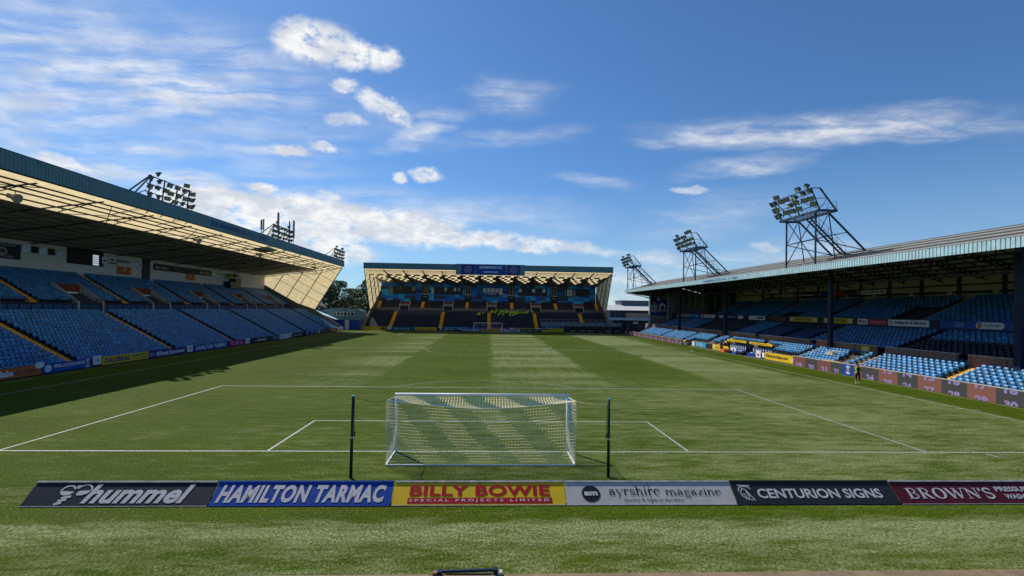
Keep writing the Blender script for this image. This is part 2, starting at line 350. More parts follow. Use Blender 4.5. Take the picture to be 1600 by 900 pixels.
# ------------------------------------------------------------------ lettering
_tc = {}
def text2d(s, bold=0.0, shear=0.0, space=1.0):
    k = (s, bold, shear, space)
    if k in _tc: return _tc[k]
    cu = bpy.data.curves.new('t', 'FONT'); cu.body = s; cu.size = 1; cu.offset = bold; cu.shear = shear; cu.space_character = space; cu.resolution_u = 3
    o = bpy.data.objects.new('t', cu); COL.objects.link(o); bpy.context.view_layer.update()
    me = bpy.data.meshes.new_from_object(o.evaluated_get(bpy.context.evaluated_depsgraph_get()))
    V = [(v.co.x, v.co.y) for v in me.vertices]; F = [tuple(p.vertices) for p in me.polygons]
    bpy.data.objects.remove(o); bpy.data.curves.remove(cu); bpy.data.meshes.remove(me)
    if V:
        x0 = min(v[0] for v in V); x1 = max(v[0] for v in V); y0 = min(v[1] for v in V); y1 = max(v[1] for v in V)
        V = [((x-x0)/max(x1-x0, 1e-6), (y-y0)/max(y1-y0, 1e-6)) for x, y in V]
    _tc[k] = (V, F); return V, F
def clip2d(V, F, lo, hi):
    bm = bmesh.new(); vs = [bm.verts.new((x, y, 0)) for x, y in V]
    for f in F:
        try: bm.faces.new([vs[i] for i in f])
        except ValueError: pass
    for c, n in ((lo, -1), (hi, 1)):
        if c is None: continue
        bmesh.ops.bisect_plane(bm, geom=bm.verts[:]+bm.edges[:]+bm.faces[:], plane_co=(0, c, 0), plane_no=(0, n, 0), clear_outer=True)
    bm.verts.index_update(); R = [(v.co.x, v.co.y) for v in bm.verts], [tuple(v.index for v in f.verts) for f in bm.faces]; bm.free(); return R
def stroke(pts, w):
    """flat ribbon along pts, w = width or list of widths"""
    n = len(pts); ws = w if isinstance(w, (list, tuple)) else [w]*n; L = []; R_ = []
    for i, p in enumerate(pts):
        a = pts[max(i-1, 0)]; b = pts[min(i+1, n-1)]; dx, dy = b[0]-a[0], b[1]-a[1]; l = math.hypot(dx, dy) or 1
        nx, ny = -dy/l*ws[i]/2, dx/l*ws[i]/2; L.append((p[0]+nx, p[1]+ny)); R_.append((p[0]-nx, p[1]-ny))
    return L+R_, [(i, n+i, n+i+1, i+1) for i in range(n-1)]
def arc(cx, cy, rx, ry, a0, a1, n=14): return [(cx+rx*math.cos(rad(a0+(a1-a0)*i/n)), cy+ry*math.sin(rad(a0+(a1-a0)*i/n))) for i in range(n+1)]
def ell(cx, cy, rx, ry, n=20): return [(cx+rx*math.cos(2*math.pi*i/n), cy+ry*math.sin(2*math.pi*i/n)) for i in range(n)], [tuple(range(n))]
T_, K_ = 0.17, 0.055    # thick and thin pen of the serif letters
def serif(x, y, w=0.36): return ([(x-w/2, y), (x+w/2, y)], K_)
def aw(n, lo=K_, hi=T_, ph=0.0): return [lo+(hi-lo)*abs(math.sin(math.pi*(i/(n-1)+ph))) for i in range(n)]
def glyph(ch):
    S_ = []
    def st(p, w): S_.append((p, w))
    def stem(x, h=1.0, top=True): st([(x, 0), (x, h)], T_); S_.append(serif(x, 0.025)); (st([(x-0.2, h-0.05), (x, h-0.02)], K_) if top else None)
    if ch == 'i': stem(.22); S_.append(([(0.14, 1.38), (0.32, 1.38)], 0.18)); return S_, .5
    if ch in 'nhr':
        stem(.22, 1.55 if ch == 'h' else 1.0)
        if ch == 'r': st(arc(.52, .72, .28, .25, 170, 50), aw(15)); S_.append(([(.60, .86), (.76, .86)], .16)); return S_, .82
        st(arc(.54, .66, .28, .31, 180, 0), aw(15, ph=.1)); st([(.82, 0), (.82, .68)], T_); S_.append(serif(.82, .025)); return S_, 1.12
    if ch == 'm':
        stem(.22)
        for k in (0, 1): st(arc(.52+.58*k, .68, .27, .29, 180, 0), aw(15, ph=.1)); st([(.80+.58*k, 0), (.80+.58*k, .68)], T_); S_.append(serif(.80+.58*k, .025))
        return S_, 1.7
    if ch == 'a':
        st([(.66, .08), (.66, .72)], T_); st(arc(.42, .72, .24, .25, 0, 160), aw(15)); S_.append(([(.12, .74), (.27, .74)], .15))
        st(arc(.40, .28, .27, .29, 60, 330), aw(15, ph=.2)); st([(.66, .08), (.86, .03)], K_); return S_, .98
    if ch == 'e': st(arc(.46, .5, .36, .49, 0, 320, 20), aw(21, ph=.05)); st([(.14, .52), (.80, .52)], K_); return S_, .96
    if ch == 's':
        st(arc(.40, .74, .25, .24, 30, 250)+[(.50, .46)]+arc(.40, .25, .27, .24, 50, -150), K_+.07); S_.append(([(.62, .72), (.62, .98)], K_)); S_.append(([(.12, .04), (.12, .30)], K_)); return S_, .82
    if ch == 'y': st([(.10, 1), (.48, 0)], T_); st([(.84, 1), (.48, 0), (.34, -.36)], K_); S_.append(serif(.12, .975)); S_.append(serif(.82, .975)); S_.append(([(.18, -.36), (.34, -.36)], .15)); return S_, .98
    if ch == 'g': st(arc(.42, .66, .27, .32, 0, 360, 20), aw(21, ph=.05)); st(arc(.44, -.20, .36, .22, 0, 360, 20), K_+.05); st([(.25, .36), (.18, .2), (.30, .06), (.62, .03)], K_+.05); st([(.66, .92), (.90, 1.0)], .09); return S_, .96
    if ch == 'z': st([(.10, .97), (.74, .97)], K_); st([(.70, .95), (.12, .05)], T_); st([(.10, .03), (.78, .03)], K_); st([(.10, .97), (.10, .74)], K_); st([(.78, .03), (.78, .28)], K_); return S_, .88
    # capitals, cap height 1.5
    H = 1.5; B = .27
    def cs(x, h=H): st([(x, 0), (x, h)], B); S_.append(([(x-.26, .04), (x+.26, .04)], .08)); S_.append(([(x-.26, h-.04), (x+.26, h-.04)], .08))
    if ch == 'B': cs(.3); st([(.3, 1.46)]+arc(.62, 1.12, .30, .34, 90, -90)+[(.3, .78)], .13); st([(.3, .78)]+arc(.66, .41, .36, .37, 90, -90)+[(.3, .04)], .15); S_.append(([(.94, .95), (.94, 1.3)], .2)); S_.append(([(1.02, .2), (1.02, .6)], .22)); return S_, 1.3
    if ch == 'R': cs(.3); st([(.3, 1.46)]+arc(.62, 1.10, .32, .36, 90, -90)+[(.3, .74)], .13); S_.append(([(.95, .9), (.95, 1.3)], .22)); st([(.62, .74), (1.12, .05)], B); S_.append(([(.95, .04), (1.35, .04)], .08)); return S_, 1.42
    if ch == 'O': st(arc(.72, .75, .54, .72, 90, 450, 28), [.10+.2*abs(math.cos(rad(90+360*i/28))) for i in range(29)]); return S_, 1.48
    if ch == 'W': st([(.18, 1.48), (.62, .02)], B); st([(.62, .02), (1.0, 1.4)], .1); st([(.95, 1.48), (1.38, .02)], B); st([(1.38, .02), (1.80, 1.48)], .1); [S_.append(([(x-.22, 1.46), (x+.22, 1.46)], .08)) for x in (.18, .95, 1.80)]; return S_, 2.02
    if ch == 'N': st([(.25, 0), (.25, 1.5)], .1); st([(.25, 1.46), (1.2, .04)], B); st([(1.2, 0), (1.2, 1.5)], .1); [S_.append(([(x-.22, y), (x+.22, y)], .08)) for x, y in ((.25, .04), (.2, 1.46), (1.2, 1.46))]; return S_, 1.52
    if ch == "'": st([(.2, 1.5), (.14, 1.05)], .2); return S_, .4
    if ch == 'S': st(arc(.52, 1.12, .34, .33, 30, 250)+arc(.52, .40, .38, .36, 60, -150), .22); S_.append(([(.88, 1.05), (.88, 1.46)], .08)); S_.append(([(.12, .04), (.12, .5)], .08)); return S_, 1.1
    return [], .5
def serif2d(s):
    V = []; F = []; x = 0
    for ch in s:
        G, adv = glyph(ch)
        for p, w in G:
            a, b = stroke(p, w); o = len(V); V += [(x+q[0], q[1]) for q in a]; F += [tuple(o+i for i in f) for f in b]
        x += adv
    x0 = min(v[0] for v in V); x1 = max(v[0] for v in V); y0 = min(v[1] for v in V); y1 = max(v[1] for v in V)
    return [((a-x0)/(x1-x0), (b-y0)/(y1-y0)) for a, b in V], F
def scribble(n, seed):
    """a line of small print too far off to read: short upright marks in word groups"""
    r = random.Random(seed); V = []; F = []; x = 0
    for i in range(n):
        if r.random() < 0.16: x += 0.8; continue
        h = r.choice((0.75, 0.75, 1.0)); w = r.uniform(0.45, 0.8); b = len(V)
        if r.random() < 0.5: V += [(x, 0), (x+w*.35, 0), (x+w*.35, h), (x, h), (x+w*.35, h*.7), (x+w, h*.7), (x+w, h), (x+w*.35, h)]; F += [(b, b+1, b+2, b+3), (b+4, b+5, b+6, b+7)]
        else: V += [(x, 0), (x+w, 0), (x+w, h*.3), (x, h*.3), (x, h*.55), (x+w, h*.55), (x+w, h), (x, h)]; F += [(b, b+1, b+2, b+3), (b+4, b+5, b+6, b+7)]
        x += w+0.3
    X = max(v[0] for v in V); return [(a/X, c) for a, c in V], F
class Plate:
    """flat lettering and marks laid on a sign face; O bottom-left, U right, V up"""
    def __init__(s, O, U, V, off=0.006): s.O = Vector(O); s.U = Vector(U).normalized(); s.V = Vector(V).normalized(); s.N = s.U.cross(s.V); s.off = off; s.parts = {}
    def P(s, u, v, k=1.0): return s.O+s.U*u+s.V*v+s.N*(s.off*k)
    def add(s, part, V, F, mat, k=1.0):
        mb, mats = s.parts.setdefault(part, (MB(), []))
        if mat not in mats: mats.append(mat)
        mb.mi = mats.index(mat); mb.poly([s.P(u, v, k) for u, v in V], F)
    def text(s, t, u, v, w, h, mat, bold=0.0, shear=0.0, space=1.0, part='lettering', k=2.0, clip=None):
        V, F = text2d(t, bold, shear, space); V = [(u+x*w, v+y*h) for x, y in V]
        if clip: V, F = clip2d(V, F, *clip)
        s.add(part, V, F, mat, k)
    def raw(s, VF, u, v, w, h, mat, part='lettering', k=2.0): s.add(part, [(u+x*w, v+y*h) for x, y in VF[0]], VF[1], mat, k)
    def rect(s, u0, v0, u1, v1, mat, part='colour_field', k=1.0): s.add(part, [(u0, v0), (u1, v0), (u1, v1), (u0, v1)], [(0, 1, 2, 3)], mat, k)
    def ell(s, u, v, rx, ry, mat, part='emblem', k=1.5, n=22): s.add(part, *ell(u, v, rx, ry, n), mat, k)
    def build(s, parent):
        for p, (mb, mats) in s.parts.items(): mb.build(p, mats, parent, recalc=False)
def board(name, label, cat, O, U, V, w, h, face, group=None, thick=0.06, rim=None, rimw=0.03, off=0.006, draw=None, legs=False):
    """a flat sign as a slab with its face to the viewer, plus rim and lettering parts"""
    O = Vector(O); U = Vector(U).normalized(); V = Vector(V).normalized(); N = U.cross(V)
    t = thing(name, label, cat, O, group)
    mb = MB(); c = [O, O+U*w, O+U*w+V*h, O+V*h]; bk = [p-N*thick for p in c]
    mb.poly(c+bk, [(0, 1, 2, 3), (7, 6, 5, 4), (0, 4, 5, 1), (1, 5, 6, 2), (2, 6, 7, 3), (3, 7, 4, 0)]); mb.build('panel', face, t)
    if rim:
        mb = MB(); q = rimw
        for a, b in ((O-V*q/2, O+U*w-V*q/2), (O+V*(h+q/2), O+U*w+V*(h+q/2))): mb.bar(a, b, thick+0.02, q, V)
        mb.build('frame', rim, t)
    if draw:
        p = Plate(O, U, V, off); draw(p, w, h); p.build(t)
    return t

# ================================================================== SETTING
def sheet(name, x0, y0, x1, y1, z, mat, n=1):
    mb = MB(); mb.face([(x0, y0, z), (x1, y0, z), (x1, y1, z), (x0, y1, z)]); return tag(mb.build(name, mat, recalc=False), kind='structure')
m_land = pm('town_ground', (0.075, 0.08, 0.055), 0.95, var=0.3, scale=0.05)
sheet('ground', -1500, -400, 1500, 2500, -0.02, m_land)
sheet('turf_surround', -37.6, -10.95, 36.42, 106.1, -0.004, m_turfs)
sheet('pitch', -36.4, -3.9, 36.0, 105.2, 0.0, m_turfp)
def markings():
    mb = MB(); L = 102.3; w = 0.055; Z = 0.004
    def r(x0, y0, x1, y1): mb.face([(x0, y0, Z), (x1, y0, Z), (x1, y1, Z), (x0, y1, Z)])
    XL, XR = -32.3, 31.9
    for y in (0, L): r(XL-w, y-w, XR+w, y+w)
    for x in (XL, XR): r(x-w, w, x+w, L-w)
    r(XL+w, L/2-w, XR-w, L/2+w)
    for s, y0 in ((1, 0), (-1, L)):
        for hw, dp in ((20.16, 16.5), (9.16, 5.5)):
            r(-hw-w, min(y0+s*w, y0+s*(dp-w)), -hw+w, max(y0+s*w, y0+s*(dp-w))); r(hw-w, min(y0+s*w, y0+s*(dp-w)), hw+w, max(y0+s*w, y0+s*(dp-w)))
            r(-hw-w, y0+s*dp-w, hw+w, y0+s*dp+w)
    def circ(cx, cy, R, a0, a1, n=48, w=.034):
        for i in range(n):
            a = rad(a0+(a1-a0)*i/n); b = rad(a0+(a1-a0)*(i+1)/n)
            mb.face([(cx+(R-w)*math.cos(a), cy+(R-w)*math.sin(a), Z), (cx+(R+w)*math.cos(a), cy+(R+w)*math.sin(a), Z), (cx+(R+w)*math.cos(b), cy+(R+w)*math.sin(b), Z), (cx+(R-w)*math.cos(b), cy+(R-w)*math.sin(b), Z)])
    circ(0, L/2, 9.15, 0, 180); circ(0, L/2, 9.15, 180, 360); circ(0, 11, 9.15, 37.7, 142.3, 30); circ(0, L-11, 9.15, 217.7, 322.3, 30)
    circ(0, 11, .06, 0, 360, 10); circ(0, L-11, .06, 0, 360, 10)
    for x, y, a in ((XL, 0, 0), (XR, 0, 90), (XR, L, 180), (XL, L, 270)): circ(x, y, 1.0, a+4, a+86, 10)
    r(XR-9.15-.05, -.75, XR-9.15+.05, -.2); r(XR+.2, 9.1, XR+.8, 9.2); r(XL+9.1, -.75, XL+9.2, -.2); r(XL-.8, 9.1, XL-.2, 9.2)
    tag(mb.build('pitch_markings', m_line, recalc=False), kind='structure')
markings()
# far low hill
def hill():
    mb = MB(); n = 40; V = []; F = []
    for i in range(n+1):
        x = -700+2000*i/n; h = 9+10*math.sin(i*.55)+6*math.sin(i*1.3+1)
        V += [(x, 1500, -2), (x, 1650, max(3, h+14)), (x, 1900, -2)]
    for i in range(n): F += [(3*i, 3*i+3, 3*i+4, 3*i+1), (3*i+1, 3*i+4, 3*i+5, 3*i+2)]
    mb.poly(V, F); tag(mb.build('hills', pm('far_hill', (0.07, 0.09, 0.08), 0.95, var=0.3, scale=0.02), smooth=True), kind='structure')
hill()

# ================================================================== STANDS
def LT(s, t, z): return (-37.7-s, t, z)
def FT(s, t, z): return (t, 107.0+s, z)
LK = [0.6+0.58*k for k in range(15)]; LZ = [0.30+0.31*k for k in range(15)]
UK = [13.2+0.54*k for k in range(13)]; UZ = [6.10+0.32*k for k in range(13)]
def roofz(s): return 16.45-0.135*s
def terrace_profile(nu, deck=True):
    P = [(0.15, -0.02), (0.15, 0.30)]
    for k in range(15): P += [(LK[k], LZ[k]-(0.31 if k else 0)), (LK[k], LZ[k])]
    P += [(9.3, LZ[-1]), (9.3, 4.86), (13.1, 4.86), (13.1, 6.10)]
    for k in range(nu): P += [(UK[k], UZ[k]-(0.32 if k else 0)), (UK[k], UZ[k])]
    e = UK[nu-1]+0.54
    P += [(e, UZ[nu-1]), (19.95, UZ[nu-1]), (19.95, -0.02)]
    Q = [P[0]]
    for p in P[1:]:
        if abs(p[0]-Q[-1][0])+abs(p[1]-Q[-1][1]) > 1e-6: Q.append(p)
    return Q
def corrug(mb, f, t0, t1, z0, z1, pitch, depth, s=0.0):
    """vertical ribbed sheet at depth s facing the pitch"""
    n = int((t1-t0)/pitch); V = []; F = []
    for i in range(n+1):
        t = t0+(t1-t0)*i/n; p = (t1-t0)/n
        for dt, ds in ((0, 0), (.72, 0), (.78, depth), (.94, depth)):
            if i == n and dt > 0: break
            V += [f(s+ds, t+dt*p, z0), f(s+ds, t+dt*p, z1)]
    m = len(V)//2; F = [(2*i, 2*i+2, 2*i+3, 2*i+1) for i in range(m-1)]; mb.poly(V, F)

def make_stand(f, name, label, t0, t1, aisles_lo, aisles_up, nu, left):
    root = thing(name, label, 'stand', f(0, (t0+t1)/2, 0))
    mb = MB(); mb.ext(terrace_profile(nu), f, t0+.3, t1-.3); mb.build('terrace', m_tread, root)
    # aisle steps
    for a in aisles_lo:
        mb = MB()
        for k in range(15):
            for h in (0, 1):
                z = LZ[k]+.155*(h+1); s0 = LK[k]+.29*h
                mb.box(f(s0-.02, a-.56, z-.3), f(s0+.29, a+.40, z+.012))
        mb.build('aisle_steps', m_yellow, root)
    for a in aisles_up:
        mb = MB()
        for k in range(nu):
            for h in (0, 1):
                z = UZ[k]+.16*(h+1); s0 = UK[k]+.27*h
                mb.box(f(s0-.02, a-.55, z-.3), f(s0+.27, a+.40, z+.012))
        mb.build('aisle_steps', m_yellow, root)
    # wall between the tiers, with dark panels and a rail
    mb = MB(); mb.box(f(13.02, t0+.4, 4.86), f(13.09, t1-.4, 6.2)); mb.build('tier_wall', m_navy if left else m_concrete, root)
    if left:
        mb = MB(); t = t0+1
        while t < t1-2: mb.box(f(12.97, t, 5.0), f(13.015, t+1.1, 5.95)); t += 1.32
        mb.build('tier_wall_panels', pm('deep_blue_panel', (0.018, 0.075, 0.17), 0.5, var=.1), root)
    mb = MB(); n = int((t1-t0-1)/1.32)
    for i in range(n+1): t = t0+.6+1.32*i; mb.box(f(13.03, t-.025, 6.2), f(13.08, t+.025, 6.75))
    for z in (6.48, 6.75): mb.box(f(13.03, t0+.5, z-.02), f(13.08, t1-.5, z+.02))
    mb.build('tier_railing', m_steel if left else pm('galvanised_rail', (.16, .16, .16), .5), root)
    # roof
    mb = MB()
    def strip(s0, s1, ta, tb, dz=0.0): mb.face([f(s0, ta, roofz(s0)+dz), f(s1, ta, roofz(s1)+dz), f(s1, tb, roofz(s1)+dz), f(s0, tb, roofz(s0)+dz)])
    TR = 6.95 if left else 6.6
    n = int((t1-t0)/1.0)
    if left:
        for i in range(n): strip(-.1, TR, t0+(t1-t0)*i/n, t0+(t1-t0)*(i+1)/n)
    else:
        strip(-.1, TR, t0, t1)
    dark = MB(); mbk = mb
    if left:
        dark.ext([(TR, roofz(TR)), (20.15, roofz(20.15)), (20.15, roofz(20.15)+.08), (TR, roofz(TR)+.08)], f, t0, t1)
    else:
        PAT = ["01001", "10110", "01010", "00101", "00010"]; nb = 13; bw = (t1-t0)/nb; rows = 5; ds = (17.2-TR)/rows
        for b in range(nb):
            for c in range(6):
                for r in range(rows):
                    ta = t0+bw*(b+c/6); tb = t0+bw*(b+(c+1)/6); s0 = TR+ds*r; s1 = s0+ds
                    if c < 5 and PAT[r][c] == '1': strip(s0, s1, ta, tb)
                    else: dark.ext([(s0, roofz(s0)), (s1, roofz(s1)), (s1, roofz(s1)+.06), (s0, roofz(s0)+.06)], f, ta, tb, False)
        dark.ext([(17.2, roofz(17.2)), (20.15, roofz(20.15)), (20.15, roofz(20.15)+.06), (17.2, roofz(17.2)+.06)], f, t0, t1)
    mb.build('translucent_roof', m_trans, root, recalc=False)
    dark.build('roof', m_underroof, root)
    mb = MB()
    for s in ([1.15, 2.3, 3.5, 5.1, 6.6]+[8.7+1.75*i for i in range(7)] if left else [.9, 1.8, 2.8, 3.9, 5.2]+[6.6+2.12*i for i in range(6)]):
        q_ = (.17 if left else .13) if s < TR else .09; w_ = .035 if s < TR else .03
        mb.ext([(s-w_, roofz(s)-.03), (s+w_, roofz(s)-.03), (s+w_, roofz(s)-q_), (s-w_, roofz(s)-q_)], f, t0+.1, t1-.1)
    mb.build('purlins', m_steel, root)
    # cross frames with ties and the lattice girder
    sp = 6.85; k0 = 13.65 if left else t0
    if not left: sp = (t1-t0)/13
    i = 0
    while k0+sp*i <= t1+.01:
        t = k0+sp*i; i += 1
        if t < t0+.05: continue
        t = min(t, t1-.15); mb = MB()
        mb.bar(f(0.1, t, roofz(.1)-.28), f(19.8, t, roofz(19.8)-.28), .09 if left else .2, .12 if left else .26)
        if left:
            mb.bar(f(1.2, t, roofz(1.2)-.3), f(6.8, t, roofz(6.8)-1.15), .07); mb.bar(f(6.8, t, roofz(6.8)-.3), f(6.8, t, roofz(6.8)-1.15), .08)
            mb.bar(f(6.8, t, roofz(6.8)-1.15), f(12.0, t, roofz(12.0)-.4), .07); mb.bar(f(4, t, roofz(4)-.3), f(4, t, roofz(4)-.72), .06)
        else:
            mb.bar(f(.4, t+1.2, roofz(.4)-.3), f(5.5, t+.1, roofz(5.5)-1.0), .07); mb.bar(f(5.5, t+.1, roofz(5.5)-.3), f(5.5, t+.1, roofz(5.5)-1.0), .08)
        mb.build('roof_frame', m_steel, root)
    if left:
        mb = MB(); z0 = roofz(6.8)-1.15; z1 = roofz(6.8)-.25; t = 13.65
        mb.bar(f(6.8, t0+.5, z0), f(6.8, t1-.5, z0), .06)
        while t < t1-7: mb.bar(f(6.8, t, z0), f(6.8, t+3.42, z1), .05); mb.bar(f(6.8, t+3.42, z1), f(6.8, t+6.85, z0), .05); t += 6.85
        for a in range(int(t0)+3, int(t1)-7, 14): mb.bar(f(.6, a, roofz(.6)-.3), f(6.6, a+6.8, roofz(6.6)-.3), .06); mb.bar(f(.6, a+6.8, roofz(.6)-.3), f(6.6, a, roofz(6.6)-.3), .06)
        mb.build('lattice_girder', m_steel, root)
    # fascia
    mb = MB(); corrug(mb, f, t0-.05, t1+.05, 16.5, 18.0, .33 if left else .5, .035, -.25)
    mb.ext([(-.2, 16.5), (-.05, 16.5), (-.05, 18.0), (-.2, 18.0)], f, t0-.05, t1+.05); mb.build('fascia', m_teal, root, recalc=False)
    mb = MB(); mb.ext([(-.28, 16.42), (-.02, 16.42), (-.02, 16.5), (-.28, 16.5)], f, t0-.07, t1+.07); mb.ext([(-.27, 18.0), (0, 18.0), (0, 18.05), (-.27, 18.05)], f, t0-.07, t1+.07)
    mb.build('gutter_edge', m_steel, root)
    # end gables: translucent sheets over a sloping wall
    for te, sgn in ((t0, 1), (t1, -1)):
        if left and te == t0: continue
        G = [(.25, roofz(.25)-.01), (7.0, 5.25), (11.8, 6.9), (19.9, 11.4), (19.9, roofz(19.9)-.01)]
        mb = MB(); mb.face([f(a, te, b) for a, b in G]); mb.build('gable_sheeting', m_trans, root, recalc=False)
        mb = MB()
        for k in (1, 2, 3):           # posts, parallel to the leaning front edge
            a = .25+4.95*k; b = roofz(a)-.25; fx = (16.2-5.25)/(7-.25); lo = None
            aa = a
            for j in range(400):
                aa = a+.03*j; zz = b-fx*.03*j
                wall = 5.25+(aa-7)*.34375 if aa < 11.8 else 6.9+(aa-11.8)*.5556
                if zz <= wall or aa > 19.8: break
            mb.bar(f(a, te+sgn*.16, b), f(aa, te+sgn*.16, max(zz, 5)), .26, .12)
        mb.bar(f(.25, te+sgn*.06, 16.2), f(7.0, te+sgn*.06, 5.25), .14, .2)
        mb.build('gable_posts', pm('grey_steel_post', (.17, .16, .14), .6), root)
        mb = MB()
        for j in range(1, 6):         # rails falling to the pitch
            c = j/6; a0, z0 = .25+6.75*c, 16.2-10.95*c
            # run back along the seat slope until the wall or roof
            a1 = a0; z1 = z0
            while a1 < 19.85 and z1 < roofz(a1)-.1: a1 += .1; z1 += .056
            mb.bar(f(a0, te+sgn*.07, z0), f(a1, te+sgn*.07, z1), .08, .08)
        mb.bar(f(7.0, te+sgn*.08, 5.32), f(11.8, te+sgn*.08, 6.97), .1); mb.bar(f(11.8, te+sgn*.08, 6.97), f(19.9, te+sgn*.08, 11.47), .1)
        mb.build('gable_rails', m_steel, root)
        W_ = [(.1, -.02), (.1, 1.0), (.7, 1.45), (7.0, 5.25), (11.8, 6.9), (19.9, 11.4), (19.9, -.02)]
        mb = MB(); mb.ext(W_, f, te-.15 if sgn > 0 else te-.15, te+.15); mb.build('end_wall', m_concrete, root)
    return root

LA = [25.1, 39.1, 52.9, 66.7, 80.5, 94.3]; UA = [20.4, 34.7, 48.2, 61.9, 75.9, 89.7]
left_stand = make_stand(LT, 'grandstand', 'long two tier shaded stand with blue seats and teal fascia on the left', 12.0, 103.0, [11.2+1.5]+LA, UA, 13, True)
FA = [-26.5, -12.95, 0.3, 13.4, 26.7]; FU = [-32.6, -19.7, -6.4, 7.1, 20.4, 32.9]
far_stand = make_stand(FT, 'grandstand', 'covered stand with black seats and patchwork blue back wall behind the far goal', -33.5, 33.9, FA, FU, 6, False)

# ---- left stand: back wall, openings, vomitories
def left_details():
    root = left_stand
    mb = MB(); corrug(mb, LT, 12.1, 102.9, 9.9, 13.75, .30, .03, 19.83); mb.build('back_wall', m_whiteclad, root, recalc=False)
    mb = MB(); mb.box(LT(19.87, 12, 9), LT(20.0, 103, 13.8)); mb.build('wall_backing', m_whiteclad, root)
    mb = MB(); mb.box(LT(19.70, 60.1, 10.2), LT(19.82, 61.9, 13.7)); mb.build('wall_column_recess', m_navy, root)
    w = MB(); w.box(LT(19.72, 39.8, 12.33), LT(19.83, 45.7, 13.33)); o = w.build('window_frame', pm('pale_window_frame', (.5, .48, .42), .6), root)
    for i in range(5):
        mb = MB(); a = 39.95+1.14*i; mb.box(LT(19.69, a, 12.42), LT(19.74, a+.95, 13.24)); mb.build('pane', m_skyglass if i % 2 == 0 else m_ink, o)
    mb = MB(); mb.box(LT(19.70, 46.2, 11.6), LT(19.80, 52.2, 13.74)); o = mb.build('camera_opening', m_ink, root)
    mb = MB(); mb.box(LT(19.67, 50.3, 11.7), LT(19.71, 51.3, 13.2)); mb.build('lit_doorway', pm('daylight_doorway', (.6, .65, .7), .5, var=.2, scale=4, emit=(.6, .68, .78), es=.55), o)  # panel given a glow to stand for the daylight outside
    mb = MB()
    for z in (11.95, 12.25, 12.55, 12.85): mb.box(LT(19.64, 50.3, z), LT(19.67, 51.3, z+.05))
    mb.build('shelf', m_ink, o)
    # stairwell openings through the upper tier
    for c in (14.5, 28.6, 41.9, 54.9, 68.6, 82.6, 96.2):
        mb = MB()
        for t in (c-2.0, c+1.75):
            mb = MB(); mb.ext([(12.9, 4.9), (12.9, 6.35), (16.2, 8.75), (16.2, 6.0)], LT, t, t+.25); mb.build('stairwell_wall', m_conclight, root)
        mb = MB(); mb.ext([(12.95, 4.88), (12.95, 5.6), (15.9, 7.0), (15.9, 4.88)], LT, c-1.74, c+1.74); mb.build('stairwell_floor', m_tread, root)
        mb = MB(); mb.box(LT(15.92, c-1.74, 6.6), LT(16.1, c+1.74, 8.6)); mb.build('stairwell_lintel', pm('rust_red_lintel', (.16, .04, .025), .7), root)
        mb = MB(); mb.box(LT(15.82, c-.3, 6.55), LT(15.9, c+1.5, 7.6)); mb.build('stairwell_door', m_offwhite, root)
left_details()
